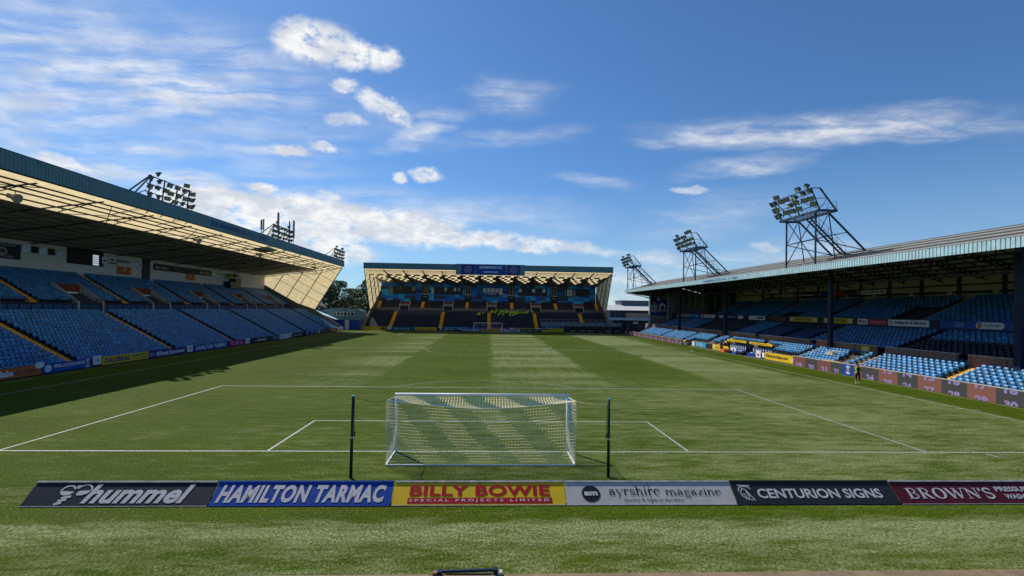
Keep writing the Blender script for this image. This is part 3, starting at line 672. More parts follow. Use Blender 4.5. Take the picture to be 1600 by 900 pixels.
# ---- far stand: patchwork wall, windows, sign box, steel bays
def far_details():
    root = far_stand
    cols = panel_patch_material('patchwork_panel_', [(0.035, 0.055, 0.10), (0.02, 0.20, 0.66), (0.03, 0.44, 0.80), (0.016, 0.13, 0.55), (0.06, 0.06, 0.11)])
    r = random.Random(11); mb = MB()
    bays = [(-33.2, -20.9), (-18.6, -7.5), (-5.4, 6.0), (8.2, 19.3), (21.6, 33.6)]
    zs = [8.0, 8.95, 9.85, 10.8, 11.75, 12.75, 13.72]
    for a, b in bays:
        n = 7; mb = MB()
        for j in range(6):
            i = 0
            while i < n:
                w = 1 if r.random() < .7 else 2; w = min(w, n-i); mb.mi = r.choice((0, 1, 1, 2, 2, 3, 3, 4))
                x0 = a+(b-a)*i/n; x1 = a+(b-a)*(i+w)/n; mb.box((x0, 126.80, zs[j]), (x1, 126.86, zs[j+1])); i += w
        mb.build('patchwork_panels', cols, root)
    mb = MB(); mb.box((-33.3, 126.87, 6), (33.7, 127.1, 13.75)); mb.build('wall_backing', m_signblack, root)
    # dark shuttered windows
    for (a, b, kind) in ((-31.0, -22.8, 0), (-17.9, -8.2, 1), (-1.9, 4.4, 2), (9.2, 18.3, 3), (23.7, 31.4, 4)):
        mb = MB(); mb.box((a, 126.70, 10.35 if kind != 2 else 10.2), (b, 126.79, 12.72)); o = mb.build('window', pm('shutter_grey', (.045, .048, .055), .6, var=.15), root)
        spans = {0: [(.02, .16, 0), (.40, .53, 1), (.86, .99, 2)], 1: [(.01, .09, 3), (.42, .50, 3), (.72, .80, 3), (.85, .93, 1)], 2: [(.02+.2*i, .18+.2*i, 3) for i in range(5)], 3: [(.02, .12, 3), (.48, .58, 3), (.84, .94, 3)], 4: [(.02, .08, 0), (.12, .22, 3), (.24, .34, 3), (.37, .47, 2)]}[kind]
        for (u, v, g) in spans:
            z0 = 11.45 if g in (1, 2, 3) and kind not in (2, 4) else 10.5
            if u < .05 and kind in (0, 1): z0 = 10.5
            mb = MB(); mb.box((a+(b-a)*u, 126.66, z0), (a+(b-a)*v, 126.69, 12.55)); mb.build('pane', [pm('curtain_beige', (.25, .22, .16), .7), m_glass, m_grey, m_skyglass][g], o)
        if kind == 2:
            mb = MB(); mb.box((a+.15, 126.62, 10.35), (b-1.4, 126.65, 11.2)); mb.build('window_banner', m_signblue, o)
            p = Plate((a+.3, 126.62, 10.4), (1, 0, 0), (0, 0, 1), .01); p.raw(scribble(14, 3), .3, .4, 3.6, .25, m_offwhite); p.raw(scribble(12, 4), .5, .08, 3.2, .2, m_offwhite); p.build(o)
    for c in (-19.75, -6.45, 7.1, 20.45):      # recessed bays with white bars
        mb = MB()
        for i in range(4): mb.box((c-.85+.55*i, 126.6, 10.4), (c-.77+.55*i, 126.7, 13.3))
        mb.box((c-1, 126.6, 10.3), (c+1, 126.7, 10.45)); mb.box((c-1, 126.6, 13.2), (c+1, 126.7, 13.3)); mb.build('window_bars', m_offwhite, root)
        mb = MB(); mb.box((c-.5, 126.7, 9.55), (c+.5, 126.75, 9.75)); mb.build('bay_light', m_rim, root)
    # doorways through the upper tier
    for c in (-24.9, -12.0, 0.9, 14.2, 27.2):
        mb = MB()
        for x in (c-1.5, c+1.25): mb = MB(); mb.ext([(12.9, 4.9), (12.9, 6.9), (15.4, 8.15), (15.4, 4.9)], FT, x, x+.25); mb.build('stairwell_wall', m_conclight, root)
        mb = MB(); mb.box((c-1.24, 107+13.0, 7.35), (c+1.24, 107+15.3, 7.95)); mb.build('stairwell_lintel', pm('rust_red_lintel', (.16, .04, .025), .7), root)
        mb = MB(); mb.box((c-1.24, 107+12.98, 6.75), (c+1.24, 107+13.05, 7.34)); mb.build('doorway_header', m_grey, root)
        mb = MB(); mb.box((c-1.24, 107+12.99, 4.9), (c+1.24, 107+13.06, 6.74)); mb.build('doorway', m_ink, root)
    # glazed shelf edge of the walkway and grey row backs under it
    mb = MB(); mb.box((-33, 107+9.32, 4.95), (33.4, 107+9.36, 5.55)); mb.build('walkway_parapet', pm('grey_parapet', (.10, .10, .105), .6, var=.2), root)
    p = Plate((-33, 107+9.32, 5.05), (1, 0, 0), (0, 0, 1), .01)
    for i, x in enumerate((0.6, 6.5, 22.0, 27.5, 34.5, 40.5, 47.5, 53.5, 59.5)): p.raw(scribble(18, 20+i), x, .1, 4.6, .3, m_silver)
    p.build(root)
    # raised sign box over the fascia
    t = thing('roof_sign', 'blue club name sign between two round crests on the fascia of the far stand', 'sign', (0.4, 106.6, 15.2))
    mb = MB(); mb.box((-8.9, 106.45, 15.22), (9.7, 106.72, 18.15)); mb.build('sign_box', m_teal, t)
    for nm, a, b in (('crest_panel', -7.4, -3.85), ('name_panel', -3.5, 4.5), ('crest_panel', 4.95, 8.35)):
        mb = MB(); mb.box((a, 106.38, 15.35), (b, 106.44, 18.02)); q = mb.build(nm, m_signblue if nm[0] == 'n' else m_signpurple, t)
        p = Plate((a, 106.38, 15.35), (1, 0, 0), (0, 0, 1), .012)
        if nm[0] == 'n': p.text('KILMARNOCK F.C.', .9, 1.62, 6.1, .68, m_white, .05); p.text('RUGBY PARK STADIUM', 2.1, .5, 3.8, .40, m_white, .05)
        else:
            w = b-a; p.ell(w/2, 1.33, 1.05, 1.05, pm('crest_blue_grey', (.16, .22, .34), .5)); p.ell(w/2, 1.33, .78, .78, m_signpurple, k=2.2); p.ell(w/2, 1.33, .66, .66, pm('crest_blue_grey', (.16, .22, .34), .5), k=2.8)
            p.rect(w/2-.3, .9, w/2+.3, 1.7, m_signpurple, 'emblem', 3.4); p.rect(w/2-.06, .95, w/2+.06, 1.65, m_silver, 'emblem', 4)
        p.build(q)
far_details()

# ================================================================== RIGHT STAND
RK = [36.75+.5*k for k in range(7)]; RZ = [.50+.2*k for k in range(7)]
MK = [41.0+.57*k for k in range(9)]; MZ = [2.30+.21*k for k in range(9)]
TK = [47.3+.56*k for k in range(12)]; TZ = [5.0+.25*k for k in range(12)]
RY0, RY1 = 3.0, 97.4
RF = [16.2, 25.6, 34.6, 44.6, 54.5, 66.8, 78.5]      # aisles of the sunlit front terrace
RM = [12.6, 25.1, 38.6, 50.4, 57.5, 72.5, 84.0]      # aisles of the middle block
RU = [18.0, 29.8, 44.0, 58.0, 72.0, 86.0]
FRONT = [(RY0, 34.2, 0), (34.2, 40.5, 2), (40.5, 53.6, 5), (53.6, 64.3, 2), (64.3, RY1, 0)]      # the front rows start further back by the dugouts
def kfirst(y): return [k for a, b, k in FRONT if a <= y <= b][0]
m_treadlit = pm('sunlit_terrace_concrete', (0.13, 0.115, 0.10), 0.9, var=0.3, scale=1.5)  # step concrete made paler in colour for the sunlit front rows
def DT(s, t, z): return (s, t, z)
def right_stand_build():
    root = thing('grandstand', 'low old stand on dark pillars with sunlit front rows on the right', 'stand', (45, 50, 0))
    def clean(P):
        Q = [P[0]]
        for p in P[1:]:
            if abs(p[0]-Q[-1][0])+abs(p[1]-Q[-1][1]) > 1e-6: Q.append(p)
        return Q
    for ya, yb, k0 in FRONT:
        P = [(RK[k0]-.2, -.02), (RK[k0]-.2, RZ[k0])]
        for k in range(k0, 7): P += [(RK[k]-.05, RZ[k]-(.2 if k > k0 else 0)), (RK[k]-.05, RZ[k])]
        P += [(40.15, RZ[-1]), (40.15, -.02)]
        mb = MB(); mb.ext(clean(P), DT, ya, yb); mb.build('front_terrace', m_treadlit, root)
    P = [(40.152, -.02), (40.152, 2.0), (40.9, 2.0), (40.9, 2.3)]
    for k in range(9): P += [(MK[k], MZ[k]-(.21 if k else 0)), (MK[k], MZ[k])]
    P += [(46.2, MZ[-1]), (46.2, 4.2), (46.7, 4.2), (46.7, 5.0)]
    for k in range(12): P += [(TK[k], TZ[k]-(.25 if k else 0)), (TK[k], TZ[k])]
    P += [(54.3, TZ[-1]), (54.3, -.02)]
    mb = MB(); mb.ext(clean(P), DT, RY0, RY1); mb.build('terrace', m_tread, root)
    for a in RF:
        mb = MB(); k0 = kfirst(a)
        for k in range(k0, 7):
            for h in (0, 1): z = RZ[k]+.1*(h+1); mb.box((RK[k]-.07+.25*h, a-.52, z-.25), (RK[k]+.18+.25*h, a+.42, z+.012))
        mb.build('aisle_steps', m_yellow, root)
    for a in RM:
        mb = MB()
        for k in range(9):
            for h in (0, 1): z = MZ[k]+.105*(h+1); mb.box((MK[k]-.02+.285*h, a-.5, z-.25), (MK[k]+.265+.285*h, a+.38, z+.012))
        mb.build('aisle_steps', m_yellow, root)
    for a in RU:
        mb = MB()
        for k in range(12): mb.box((TK[k]-.02, a-.5, TZ[k]-.2), (TK[k]+.26, a+.4, TZ[k]+.125)); mb.box((TK[k]+.262, a-.5, TZ[k]-.2), (TK[k]+.54, a+.4, TZ[k]+.25))
        mb.build('aisle_steps', m_yellow, root)
    # brick wall with coping, gaps at some aisles
    gaps = [(17.0, 18.0), (25.2, 26.4), (35.2, 36.3), (47.3, 48.4), (57.3, 58.4), (72.6, 73.6)]
    y = 3.0; segs = []
    for a, b in gaps+[(93.0, 93)]: segs.append((y, a)); y = b
    for a, b in segs:
        mb = MB(); mb.box((40.16, a, 1.7), (40.38, b, 2.93))
        n = max(1, int((b-a)/2.6))
        for i in range(n+1): q = a+(b-a)*i/n; q = min(max(q, a+.12), b-.12); mb.box((40.09, q-.11, 1.7), (40.155, q+.11, 2.92))
        w = mb.build('brick_wall', m_brick, root)
        mb = MB(); mb.box((40.08, a, 2.932), (40.46, b, 2.99)); mb.build('coping', m_rim, w)
    # wall under the upper tier
    mb = MB(); mb.box((46.58, RY0, 4.2), (46.69, RY1, 5.72)); mb.build('tier_wall', m_navy, root)
    mb = MB()
    for y in (13.0, 32.5, 56.8, 75.9): mb.box((39.66, y-.22, 0.5), (40.04, y+.22, 11.2))
    for i, y in enumerate((13.0, 32.5, 56.8, 75.9)):
        m2 = MB(); m2.box((39.66, y-.24, 1.0), (40.04, y+.24, 11.2)); m2.build('pillar', m_navy, root)
    # lattice girder along the pillars
    mb = MB(); mb.bar((39.85, RY0, 9.55), (39.85, RY1, 9.55), .14, .16); mb.bar((39.85, RY0, 11.5), (39.85, RY1, 11.5), .14, .16)
    y = RY0
    while y < RY1-3.9:
        mb.bar((39.85, y, 9.6), (39.85, y, 11.5), .12); mb.bar((39.85, y, 9.6), (39.85, y+3.9, 11.5), .10); y += 3.9
    mb.build('lattice_girder', m_steel, root)
    # rafters: pairs of flanges with punched web
    y = RY0+1
    while y < RY1:
        mb = MB()
        def rz(x): return 10.9+(x-34.6)*.26
        for x0, x1, sl in ((34.7, 43.3, 1), (43.3, 54.2, -1)):
            def zz(x): return 10.95+(x-34.6)*.27 if sl > 0 else 13.3-(x-43.3)*.245
            mb.bar((x0, y, zz(x0)), (x1, y, zz(x1)), .10, .07); mb.bar((x0, y, zz(x0)-.5), (x1, y, zz(x1)-.5), .10, .07)
            n = int((x1-x0)/.62)
            for i in range(n): xa = x0+(x1-x0)*i/n; xb = xa+.3; mb.bar((xa, y, zz(xa)-.25), (xb, y, zz(xb)-.25), .05, .46)
        mb.build('rafter', m_steel, root); y += 4.87
    mb = MB()
    for x in [35.6+1.25*i for i in range(7)]: z = 11.14+(x-34.6)*.27; mb.box((x-.05, RY0, z-.16), (x+.05, RY1, z))
    for x in [44.4+1.4*i for i in range(7)]: z = 13.42-(x-43.3)*.245; mb.box((x-.05, RY0, z-.16), (x+.05, RY1, z))
    mb.build('purlins', m_steel, root)
    # roof
    mb = MB(); mb.ext([(34.6, 11.22), (43.3, 13.57), (54.8, 10.75), (54.8, 10.83), (43.3, 13.66), (34.6, 11.30)], DT, RY0, RY1); mb.build('roof_lining', m_darkroof, root)
    mb = MB(); mb.ext([(34.45, 11.305), (43.3, 13.69), (54.9, 10.86), (54.9, 10.9), (43.3, 13.75), (34.45, 11.35)], DT, RY0-.2, RY1+.1); mb.build('roof', m_rooftop, root)
    mb = MB()
    for x in (35.7, 37.8, 39.9, 42.0): z = 11.35+(x-34.45)*.2712; mb.box((x-.03, RY0, z-.02), (x+.03, RY1, z+.05))
    mb.build('roof_laps', pm('lap_strip', (.3, .33, .34), .6, var=.2), root)
    mb = MB(); corrug(mb, DT, RY0, RY1, 10.70, 11.40, .30, .06, 34.42); mb.build('fascia', m_tealpale, root, recalc=False)
    mb = MB(); mb.box((34.5, RY0, 10.72), (34.58, RY1, 11.2)); mb.build('fascia_board', m_timber, root)
    # back wall in cream bays with dark row backs
    mb = MB(); mb.box((54.25, RY0, 7.6), (54.4, RY1, 11.2)); mb.build('back_wall', m_cream, root)
    mb = MB()
    for y in (12, 21.5, 26.5, 31.3, 36.0, 40.7, 45.6, 50.2, 54.5, 59.6, 64.5, 70): mb.box((54.05, y-.18, 7.8), (54.24, y+.18, 10.9))
    mb.box((54.0, RY0, 9.65), (54.24, RY1, 9.8)); mb.build('wall_posts', pm('brown_post', (.06, .035, .025), .7), root)
    mb = MB(); y = 9.0
    while y < 70:
        if int(y*1.7) % 9 != 0: mb.box((53.95, y, 8.72), (54.1, y+.6, 9.0))
        elif mb.v: mb.build('bench_backs', m_black, root); mb = MB()
        y += .72
    mb.build('bench_backs', m_black, root)
    # near and far end walls
    mb = MB(); mb.box((40.9, RY1-.25, 0), (54.3, RY1-.05, 4.9)); mb.box((45.5, RY1-.25, 4.9), (54.3, RY1-.05, 10.9)); mb.build('end_wall', pm('grey_end_wall', (.20, .19, .18), .8, var=.15), root)
    mb = MB(); mb.box((40.9, RY1-.14, 4.9), (45.5, RY1-.05, 9.9)); mb.build('end_wall_panel', m_signnavy, root)
    mb = MB(); mb.ext([(34.7, 10.7), (40.7, 9.9), (54.3, 9.9), (54.3, 10.7), (43.3, 13.5)], DT, RY1-.20, RY1-.08); mb.build('end_gable', pm('end_gable_lining', (.13, .125, .11), .8), root)
    mb = MB()
    for i in range(8): x = 41.2+i*.75; mb.bar((x, RY1-.35, 9.8), (x, RY1-.35, 11.5), .08); mb.bar((x, RY1-.35, 9.8), (x+.75, RY1-.35, 11.5), .06)
    mb.bar((34.8, RY1-.1, 10.65), (40.9, RY1-.1, 9.4), .1); mb.bar((34.8, RY1-2, 10.65), (40.9, RY1-2, 9.4), .1)
    mb.build('end_bracing', m_steel, root)
    mb = MB(); mb.box((40.7, RY1-.4, 0), (41.05, RY1, 10.8)); mb.box((45.35, RY1-.4, 3), (45.6, RY1-.26, 10.8)); mb.build('end_post', m_tealpale, root)
    # glazed box under the roof at the far end
    t = MB(); t.box((47.6, 80.0, 4.9), (54.1, 97.0, 7.0)); t.build('lounge_base', m_darkgrey, root)
    t = MB(); t.box((48.0, 80.2, 7.0), (54.0, 97.0, 10.2)); lb = t.build('lounge', pm('dim_lounge', (.05, .06, .04), .4), root)
    t = MB()
    for y in (83, 86.5, 90, 93.5): t.box((47.9, y-.08, 7.0), (47.99, y+.08, 10.0))
    for x in (49.5, 51, 52.5): t.box((x-.06, 80.08, 7.0), (x+.06, 80.18, 10.0))
    t.build('mullions', m_cream, lb)
    return root
right_stand = right_stand_build()

# ================================================================== SEATS
def seat_parts():
    """local frame: x along the row, +y away from the pitch, z up from the tread"""
    bk = MB(); nx, nz = 4, 4; w = .198; V = []; 
    for j in range(nz+1):
        z = .40+.42*j/nz; ww = w*(1.0 if j < 3 else (.97 if j == 3 else .80))
        if j == nz: z -= 0.0
        for i in range(nx+1):
            u = -1+2*i/nx; y = .40+.06*j/nz-.05*u*u+(.045 if j == nz else 0); V.append((u*ww, y, z-(.035*abs(u)**3 if j == nz else 0)))
    n = len(V); V += [(x, y+.03, z) for x, y, z in V]; F = []
    q = nx+1
    for j in range(nz):
        for i in range(nx): a = j*q+i; F += [(a, a+1, a+q+1, a+q), (n+a, n+a+q, n+a+q+1, n+a+1)]
    for i in range(nx): F += [(nz*q+i, nz*q+i+1, n+nz*q+i+1, n+nz*q+i), (i, n+i, n+i+1, i+1)]
    for j in range(nz): F += [(j*q, (j+1)*q, n+(j+1)*q, n+j*q), (j*q+nx, n+j*q+nx, n+(j+1)*q+nx, (j+1)*q+nx)]
    bk.poly(V, F)
    pan = MB(); A = [(-.175, .33, .34), (.175, .33, .34), (.18, .24, .41), (-.18, .24, .41), (-.18, .17, .57), (.18, .17, .57), (.17, .235, .605), (-.17, .235, .605), (-.17, .36, .44), (.17, .36, .44)]
    pan.poly(A, [(0, 1, 2, 3), (3, 2, 5, 4), (4, 5, 6, 7), (7, 6, 9, 8), (8, 9, 1, 0), (1, 9, 6, 5, 2), (0, 3, 4, 7, 8)])
    leg = MB(); leg.box((-.05, .36, 0), (.05, .42, .42)); leg.box((-.20, .34, .33), (.20, .40, .37))
    return bk, pan, leg
BK, PAN, LEG = seat_parts()
def merged(parts):
    V = []; F = []; Mi = []
    for k, mb in parts:
        b = len(V); V += mb.v; F += [tuple(b+i for i in f) for f in mb.f]; Mi += [k]*len(mb.f)
    return np.array(V, float), F, np.array(Mi)
SEAT_V, SEAT_F, SEAT_M = merged([(0, BK), (0, PAN), (1, LEG)])
def mass(name, places, mats, parent=None):
    """many seats of the same kind as one mesh; places = [(x,y,z,rot,jitter)]"""
    n = len(places); nv = len(SEAT_V); A = np.array(places, float)
    c, s = np.cos(A[:, 3])[:, None], np.sin(A[:, 3])[:, None]
    X = SEAT_V[None, :, 0]*c-SEAT_V[None, :, 1]*s+A[:, 0:1]; Y = SEAT_V[None, :, 0]*s+SEAT_V[None, :, 1]*c+A[:, 1:2]; Z = SEAT_V[None, :, 2]+A[:, 2:3]
    co_ = np.stack([X, Y, Z], -1).reshape(-1, 3)
    loops = np.concatenate([np.array(f) for f in SEAT_F]); tot = np.array([len(f) for f in SEAT_F])
    L = (loops[None, :]+(np.arange(n)*nv)[:, None]).ravel(); T = np.tile(tot, n); St = np.concatenate([[0], np.cumsum(T)[:-1]])
    me = bpy.data.meshes.new(name); me.vertices.add(len(co_)); me.vertices.foreach_set('co', co_.ravel())
    me.loops.add(len(L)); me.loops.foreach_set('vertex_index', L.astype(np.int32)); me.polygons.add(len(T)); me.polygons.foreach_set('loop_start', St.astype(np.int32)); me.polygons.foreach_set('loop_total', T.astype(np.int32))
    me.polygons.foreach_set('material_index', np.tile(SEAT_M, n).astype(np.int32))
    for m in mats: me.materials.append(m)
    me.update(calc_edges=True); me.validate()
    o = bpy.data.objects.new(name, me); COL.objects.link(o); return o
ROT_L, ROT_F, ROT_R = math.pi/2, 0.0, -math.pi/2
def jit(): return random.uniform(-.04, .04)
def row(tlist, fn): return [fn(t) for t in tlist]
def blocks(t0, t1, aisles, half, pitch):
    e = [t0]+[v for a in sorted(aisles) if t0 < a < t1 for v in (a-half, a+half)]+[t1]; out = []
    for a, b in zip(e[::2], e[1::2]):
        n = int((b-a)/pitch)
        if n > 0: p = (b-a)/n; out += [a+p*(i+.5) for i in range(n)]
    return out
def proto_seat(name, mat, label, cat, group):
    mb = MB(); mb.v = list(BK.v)+list(LEG.v); nb = len(BK.v); mb.f = list(BK.f)+[tuple(nb+i for i in f) for f in LEG.f]; mb.m = [0]*len(BK.f)+[1]*len(LEG.f)
    o = mb.build(name, [mat, m_black]); tag(o, label, cat, group)
    pn = MB(); pn.v = list(PAN.v); pn.f = list(PAN.f); pn.m = [0]*len(PAN.f); q = pn.build('seat_pan', mat); q.parent = o
    return o
seatL = proto_seat('stadium_seat', m_blue, 'blue shaded tip-up seat of the left stand lower tier, before its first yellow aisle', 'seat', 'blue seats of the left stand nearest the camera')
seatR = proto_seat('stadium_seat', m_blue, 'sunlit blue tip-up seat of the right stand, two nearest blocks behind the screen wall', 'seat', 'blue seats of the right stand nearest the camera')
seatK = proto_seat('stadium_seat', m_blackseat, 'black tip-up seat in the middle rows behind the nearest brick wall of the right stand', 'seat', 'black seats of the right stand nearest the camera')
seatN = proto_seat('padded_seat', m_navyseat, 'navy seat with a pale panel in the middle rows of the right stand', 'seat', 'navy seats of the right stand')
used = set()
def single(proto, x, y, z, r):
    if proto.name in used: o = copy_tree(proto, (x, y, z), r)
    else: used.add(proto.name); proto.location = (x, y, z); proto.rotation_euler = (0, 0, r); o = proto
    return o
# left stand
lo, hi_ = [], []
nleft = 0
for k in range(15):
    for t in blocks(13.6, 102.2, LA, .62, .465):
        x, y, z = LT(LK[k]+.02, t, LZ[k])
        # inside the picture only from a line that runs back along the seats
        if t < 25.0 and k <= 12 and t > 18.2+.62*k-.4 and nleft < 300: single(seatL, x, y, z, ROT_L); nleft += 1
        else: lo.append((x, y, z, ROT_L))
VL = (14.5, 28.6, 41.9, 54.9, 68.6, 82.6, 96.2)
for k in range(13):
    for t in blocks(13.6, 102.2, UA, .6, .465):
        if k < 6 and any(c-2.1 < t < c+2.1 for c in VL): continue
        x, y, z = LT(UK[k]+.0, t, UZ[k]); hi_.append((x, y, z, ROT_L))
tag(mass('seat_rows', lo, [m_blue, m_black]), 'the many other blue lower tier seats of the left stand, mostly beyond its first yellow aisle', 'seats', kind='stuff')
tag(mass('seat_rows', hi_, [m_blue, m_black]), 'rows of blue seats filling the upper tier of the left stand', 'seats', kind='stuff')
# far stand
lo, hi_, gy = [], [], []
for k in range(15):
    for t in blocks(-32.9, 33.3, FA, .65, .47):
        if k < 6 and t > 13.9: continue
        x, y, z = FT(LK[k]+.02, t, LZ[k])
        (gy if (k > 10 and -25.9 < t < -13.5) else lo).append((x, y, z, ROT_F))
for k in range(6):
    for t in blocks(-32.9, 33.3, FU, .6, .47):
        if any(c-1.6 < t < c+1.6 for c in (-24.9, -12.0, 0.9, 14.2, 27.2)): continue
        x, y, z = FT(UK[k], t, UZ[k]); hi_.append((x, y, z, ROT_F))
tag(mass('seat_rows', lo, [m_blackseat, m_black]), 'rows of black seats filling the lower tier of the far stand', 'seats', kind='stuff')
tag(mass('seat_rows', gy, [pm('grey_railed_seat', (.05, .055, .075), .4, island=.3), m_rim]), 'block of grey railed seats at the top of the far stand lower tier, left of its middle', 'seats', kind='stuff')
tag(mass('seat_rows', hi_, [m_blackseat, m_black]), 'short rows of black seats under the patchwork wall of the far stand', 'seats', kind='stuff')
# right stand
fr, mid, midk, upr = [], [], [], []
for k in range(7):
    for t in blocks(7.0, 92.5, RF, .58, .52):
        if 26.8 < t < 29.4 and k < 6 and t < 28.2+.2*k: continue
        if k < kfirst(t): continue
        if 57.0 < t < 59.4: continue
        if t < 25.1 and t > 9.2-.1*k and k < 7: single(seatR, RK[k], t, RZ[k], ROT_R)
        else: fr.append((RK[k], t, RZ[k], ROT_R))
for k in range(9):
    for t in blocks(8.0, 92.0, RM, .55, .52):
        x, z = MK[k], MZ[k]
        if 12.9 < t < 24.7 and k < 5: single(seatK, x, t, z, ROT_R)
        elif 39 < t < 50:
            if k < 6 and not (43.6 < t < 45.0):
                if k % 1 == 0: single(seatN, x, t, z, ROT_R)
            elif k >= 6: midk.append((x, t, z, ROT_R))
        elif 58 < t < 72: midk.append((x, t, z, ROT_R))
        else: mid.append((x, t, z, ROT_R))
for k in range(12):
    for t in blocks(8.0, 78.0, RU, .6, .52):
        if k < 7 and (29.6 < t < 33.4): continue
        if k < 4 and (50.5 < t < 54.5): continue
        upr.append((TK[k], t, TZ[k], ROT_R))
tag(mass('seat_rows', fr, [m_blue, m_black]), 'the many sunlit front seats of the right stand beyond its second yellow aisle', 'seats', kind='stuff')
tag(mass('seat_rows', mid, [m_blue, m_black]), 'rows of blue seats behind the brick wall in the right stand', 'seats', kind='stuff')
tag(mass('seat_rows', midk, [m_blackseat, m_black]), 'rows of black seats further along behind the brick wall of the right stand', 'seats', kind='stuff')
tag(mass('seat_rows', upr, [m_blue, m_black]), 'rows of blue seats in deep shade in the upper tier of the right stand', 'seats', kind='stuff')

# ================================================================== GOALS
m_netw = pm('white_net_cord', (0.86, 0.78, 0.55), 0.8, var=0); m_netb = pm('blue_net_cord', (0.02, 0.22, 0.48), 0.8, var=0)
def goal(name, label, y0, sgn, nearnet=True):
    t = thing(name, label, 'goal', (0, y0, 0))
    R = .058
    for x in (-3.72, 3.72): mb = MB(); mb.tube((x, y0, 0), (x, y0, 2.44), R, 14); mb.build('post', m_white, t, smooth=True)
    mb = MB(); mb.tube((-3.79, y0, 2.47), (3.79, y0, 2.47), R, 14); mb.build('crossbar', m_white, t, smooth=True)
    D = 1.86; yb = y0-sgn*D
    mb = MB()
    for x in (-3.74, 3.74): mb.bar((x, y0, .03), (x, yb, .03), .06, .05)
    mb.bar((-3.77, yb, .03), (3.77, yb, .03), .05, .05); mb.build('ground_frame', m_rim if not nearnet else m_white, t)
    if not nearnet:
        mb = MB()
        for x in (-3.7, 3.7): mb.bar((x, y0, 2.42), (x, yb+sgn*.9, 2.3), .03)
        mb.build('net_stay', m_white, t)
    mb = MB(); cr = .0072 if nearnet else .008
    NX = 62 if nearnet else 24; NZ = 20 if nearnet else 8; NT = 15 if nearnet else 6
    def back(u, v):            # u 0..1 across, v 0 top .. 1 bottom
        sag = .30*(1-(2*abs(u-.5))**1.6); zt = 2.56-sag
        return (-3.74+7.48*u, yb-sgn*.05*math.sin(math.pi*v)*(1-abs(2*u-1)), zt*(1-v)+.05*v)
    def top(u, w):             # w 0 bar .. 1 back edge
        a = Vector((-3.72+7.44*u, y0-sgn*.05, 2.43)); b = Vector(back(u, 0)); p = a.lerp(b, w); p.z -= .22*math.sin(math.pi*w)*(.35+.65*math.sin(math.pi*u)); return p
    def side(x, w, v):         # w front..back, v top..bottom
        a = Vector((x*.995, y0, 2.44*(1-v)+.05*v)); b = Vector((x*1.005, yb, 2.56*(1-v)+.05*v)); p = a.lerp(b, w); p.x += -math.copysign(.14, x)*math.sin(math.pi*v)*math.sin(math.pi*w)*1.3
        if v == 0: p.z -= .1*math.sin(math.pi*w)
        return p
    def seg(p, q, white):
        mb.mi = 0 if white else 1; p = Vector(p); q = Vector(q)
        if (q-p).length > 1e-4: mb.tube(p, q, cr if white else cr*.55, 3, cap=False)
    def white(i, j, off=0): return ((i-.87*j+off) % 16.4) < 8.6
    for j in range(NZ+1):
        for i in range(NX):
            sc = 62/NX
            seg(back(i/NX, j/NZ), back((i+1)/NX, j/NZ), white(i*sc, j*20/NZ, 6))
    for i in range(NX+1):
        for j in range(NZ):
            sc = 62/NX; seg(back(i/NX, j/NZ), back(i/NX, (j+1)/NZ), white(i*sc, j*20/NZ, 6))
    for w in range(NT+1):
        for i in range(NX): seg(top(i/NX, w/NT), top((i+1)/NX, w/NT), white(i*62/NX, (w-NT)*15/NT, 6))
    for i in range(NX+1):
        for w in range(NT): seg(top(i/NX, w/NT), top(i/NX, (w+1)/NT), white(i*62/NX, (w-NT)*15/NT, 6))
    for x in (-3.74, 3.74):
        for j in range(NZ+1):
            for w in range(NT): seg(side(x, w/NT, j/NZ), side(x, (w+1)/NT, j/NZ), white(w*15/NT, j*20/NZ, 9))
        for w in range(NT+1):
            for j in range(NZ): seg(side(x, w/NT, j/NZ), side(x, w/NT, (j+1)/NZ), white(w*15/NT, j*20/NZ, 9))
    mb.build('net', [m_netw, m_netb], t, recalc=False)
    if nearnet:
        mb = MB(); mb.mi = 0
        for i in range(40): mb.tube(back(i/40, 0), back((i+1)/40, 0), .012, 4, cap=False)
        for x in (-3.74, 3.74): mb.tube((x, yb, .05), (x, yb, 2.55), .010, 4); mb.tube((x*.995, y0-sgn*.06, 2.4), (x, yb, 2.56), .012, 4)
        mb.build('edge_rope', [m_netw], t)
    return t
goal('goal', 'white goal with a blue and white diagonally striped net, nearest the camera', 0.0, 1)
goal('goal', 'small white far goal in front of the black seats', 102.3, -1, False)
m_polegreen = pm('dark_green_pole', (0.006, 0.035, 0.022), 0.35, var=.15)
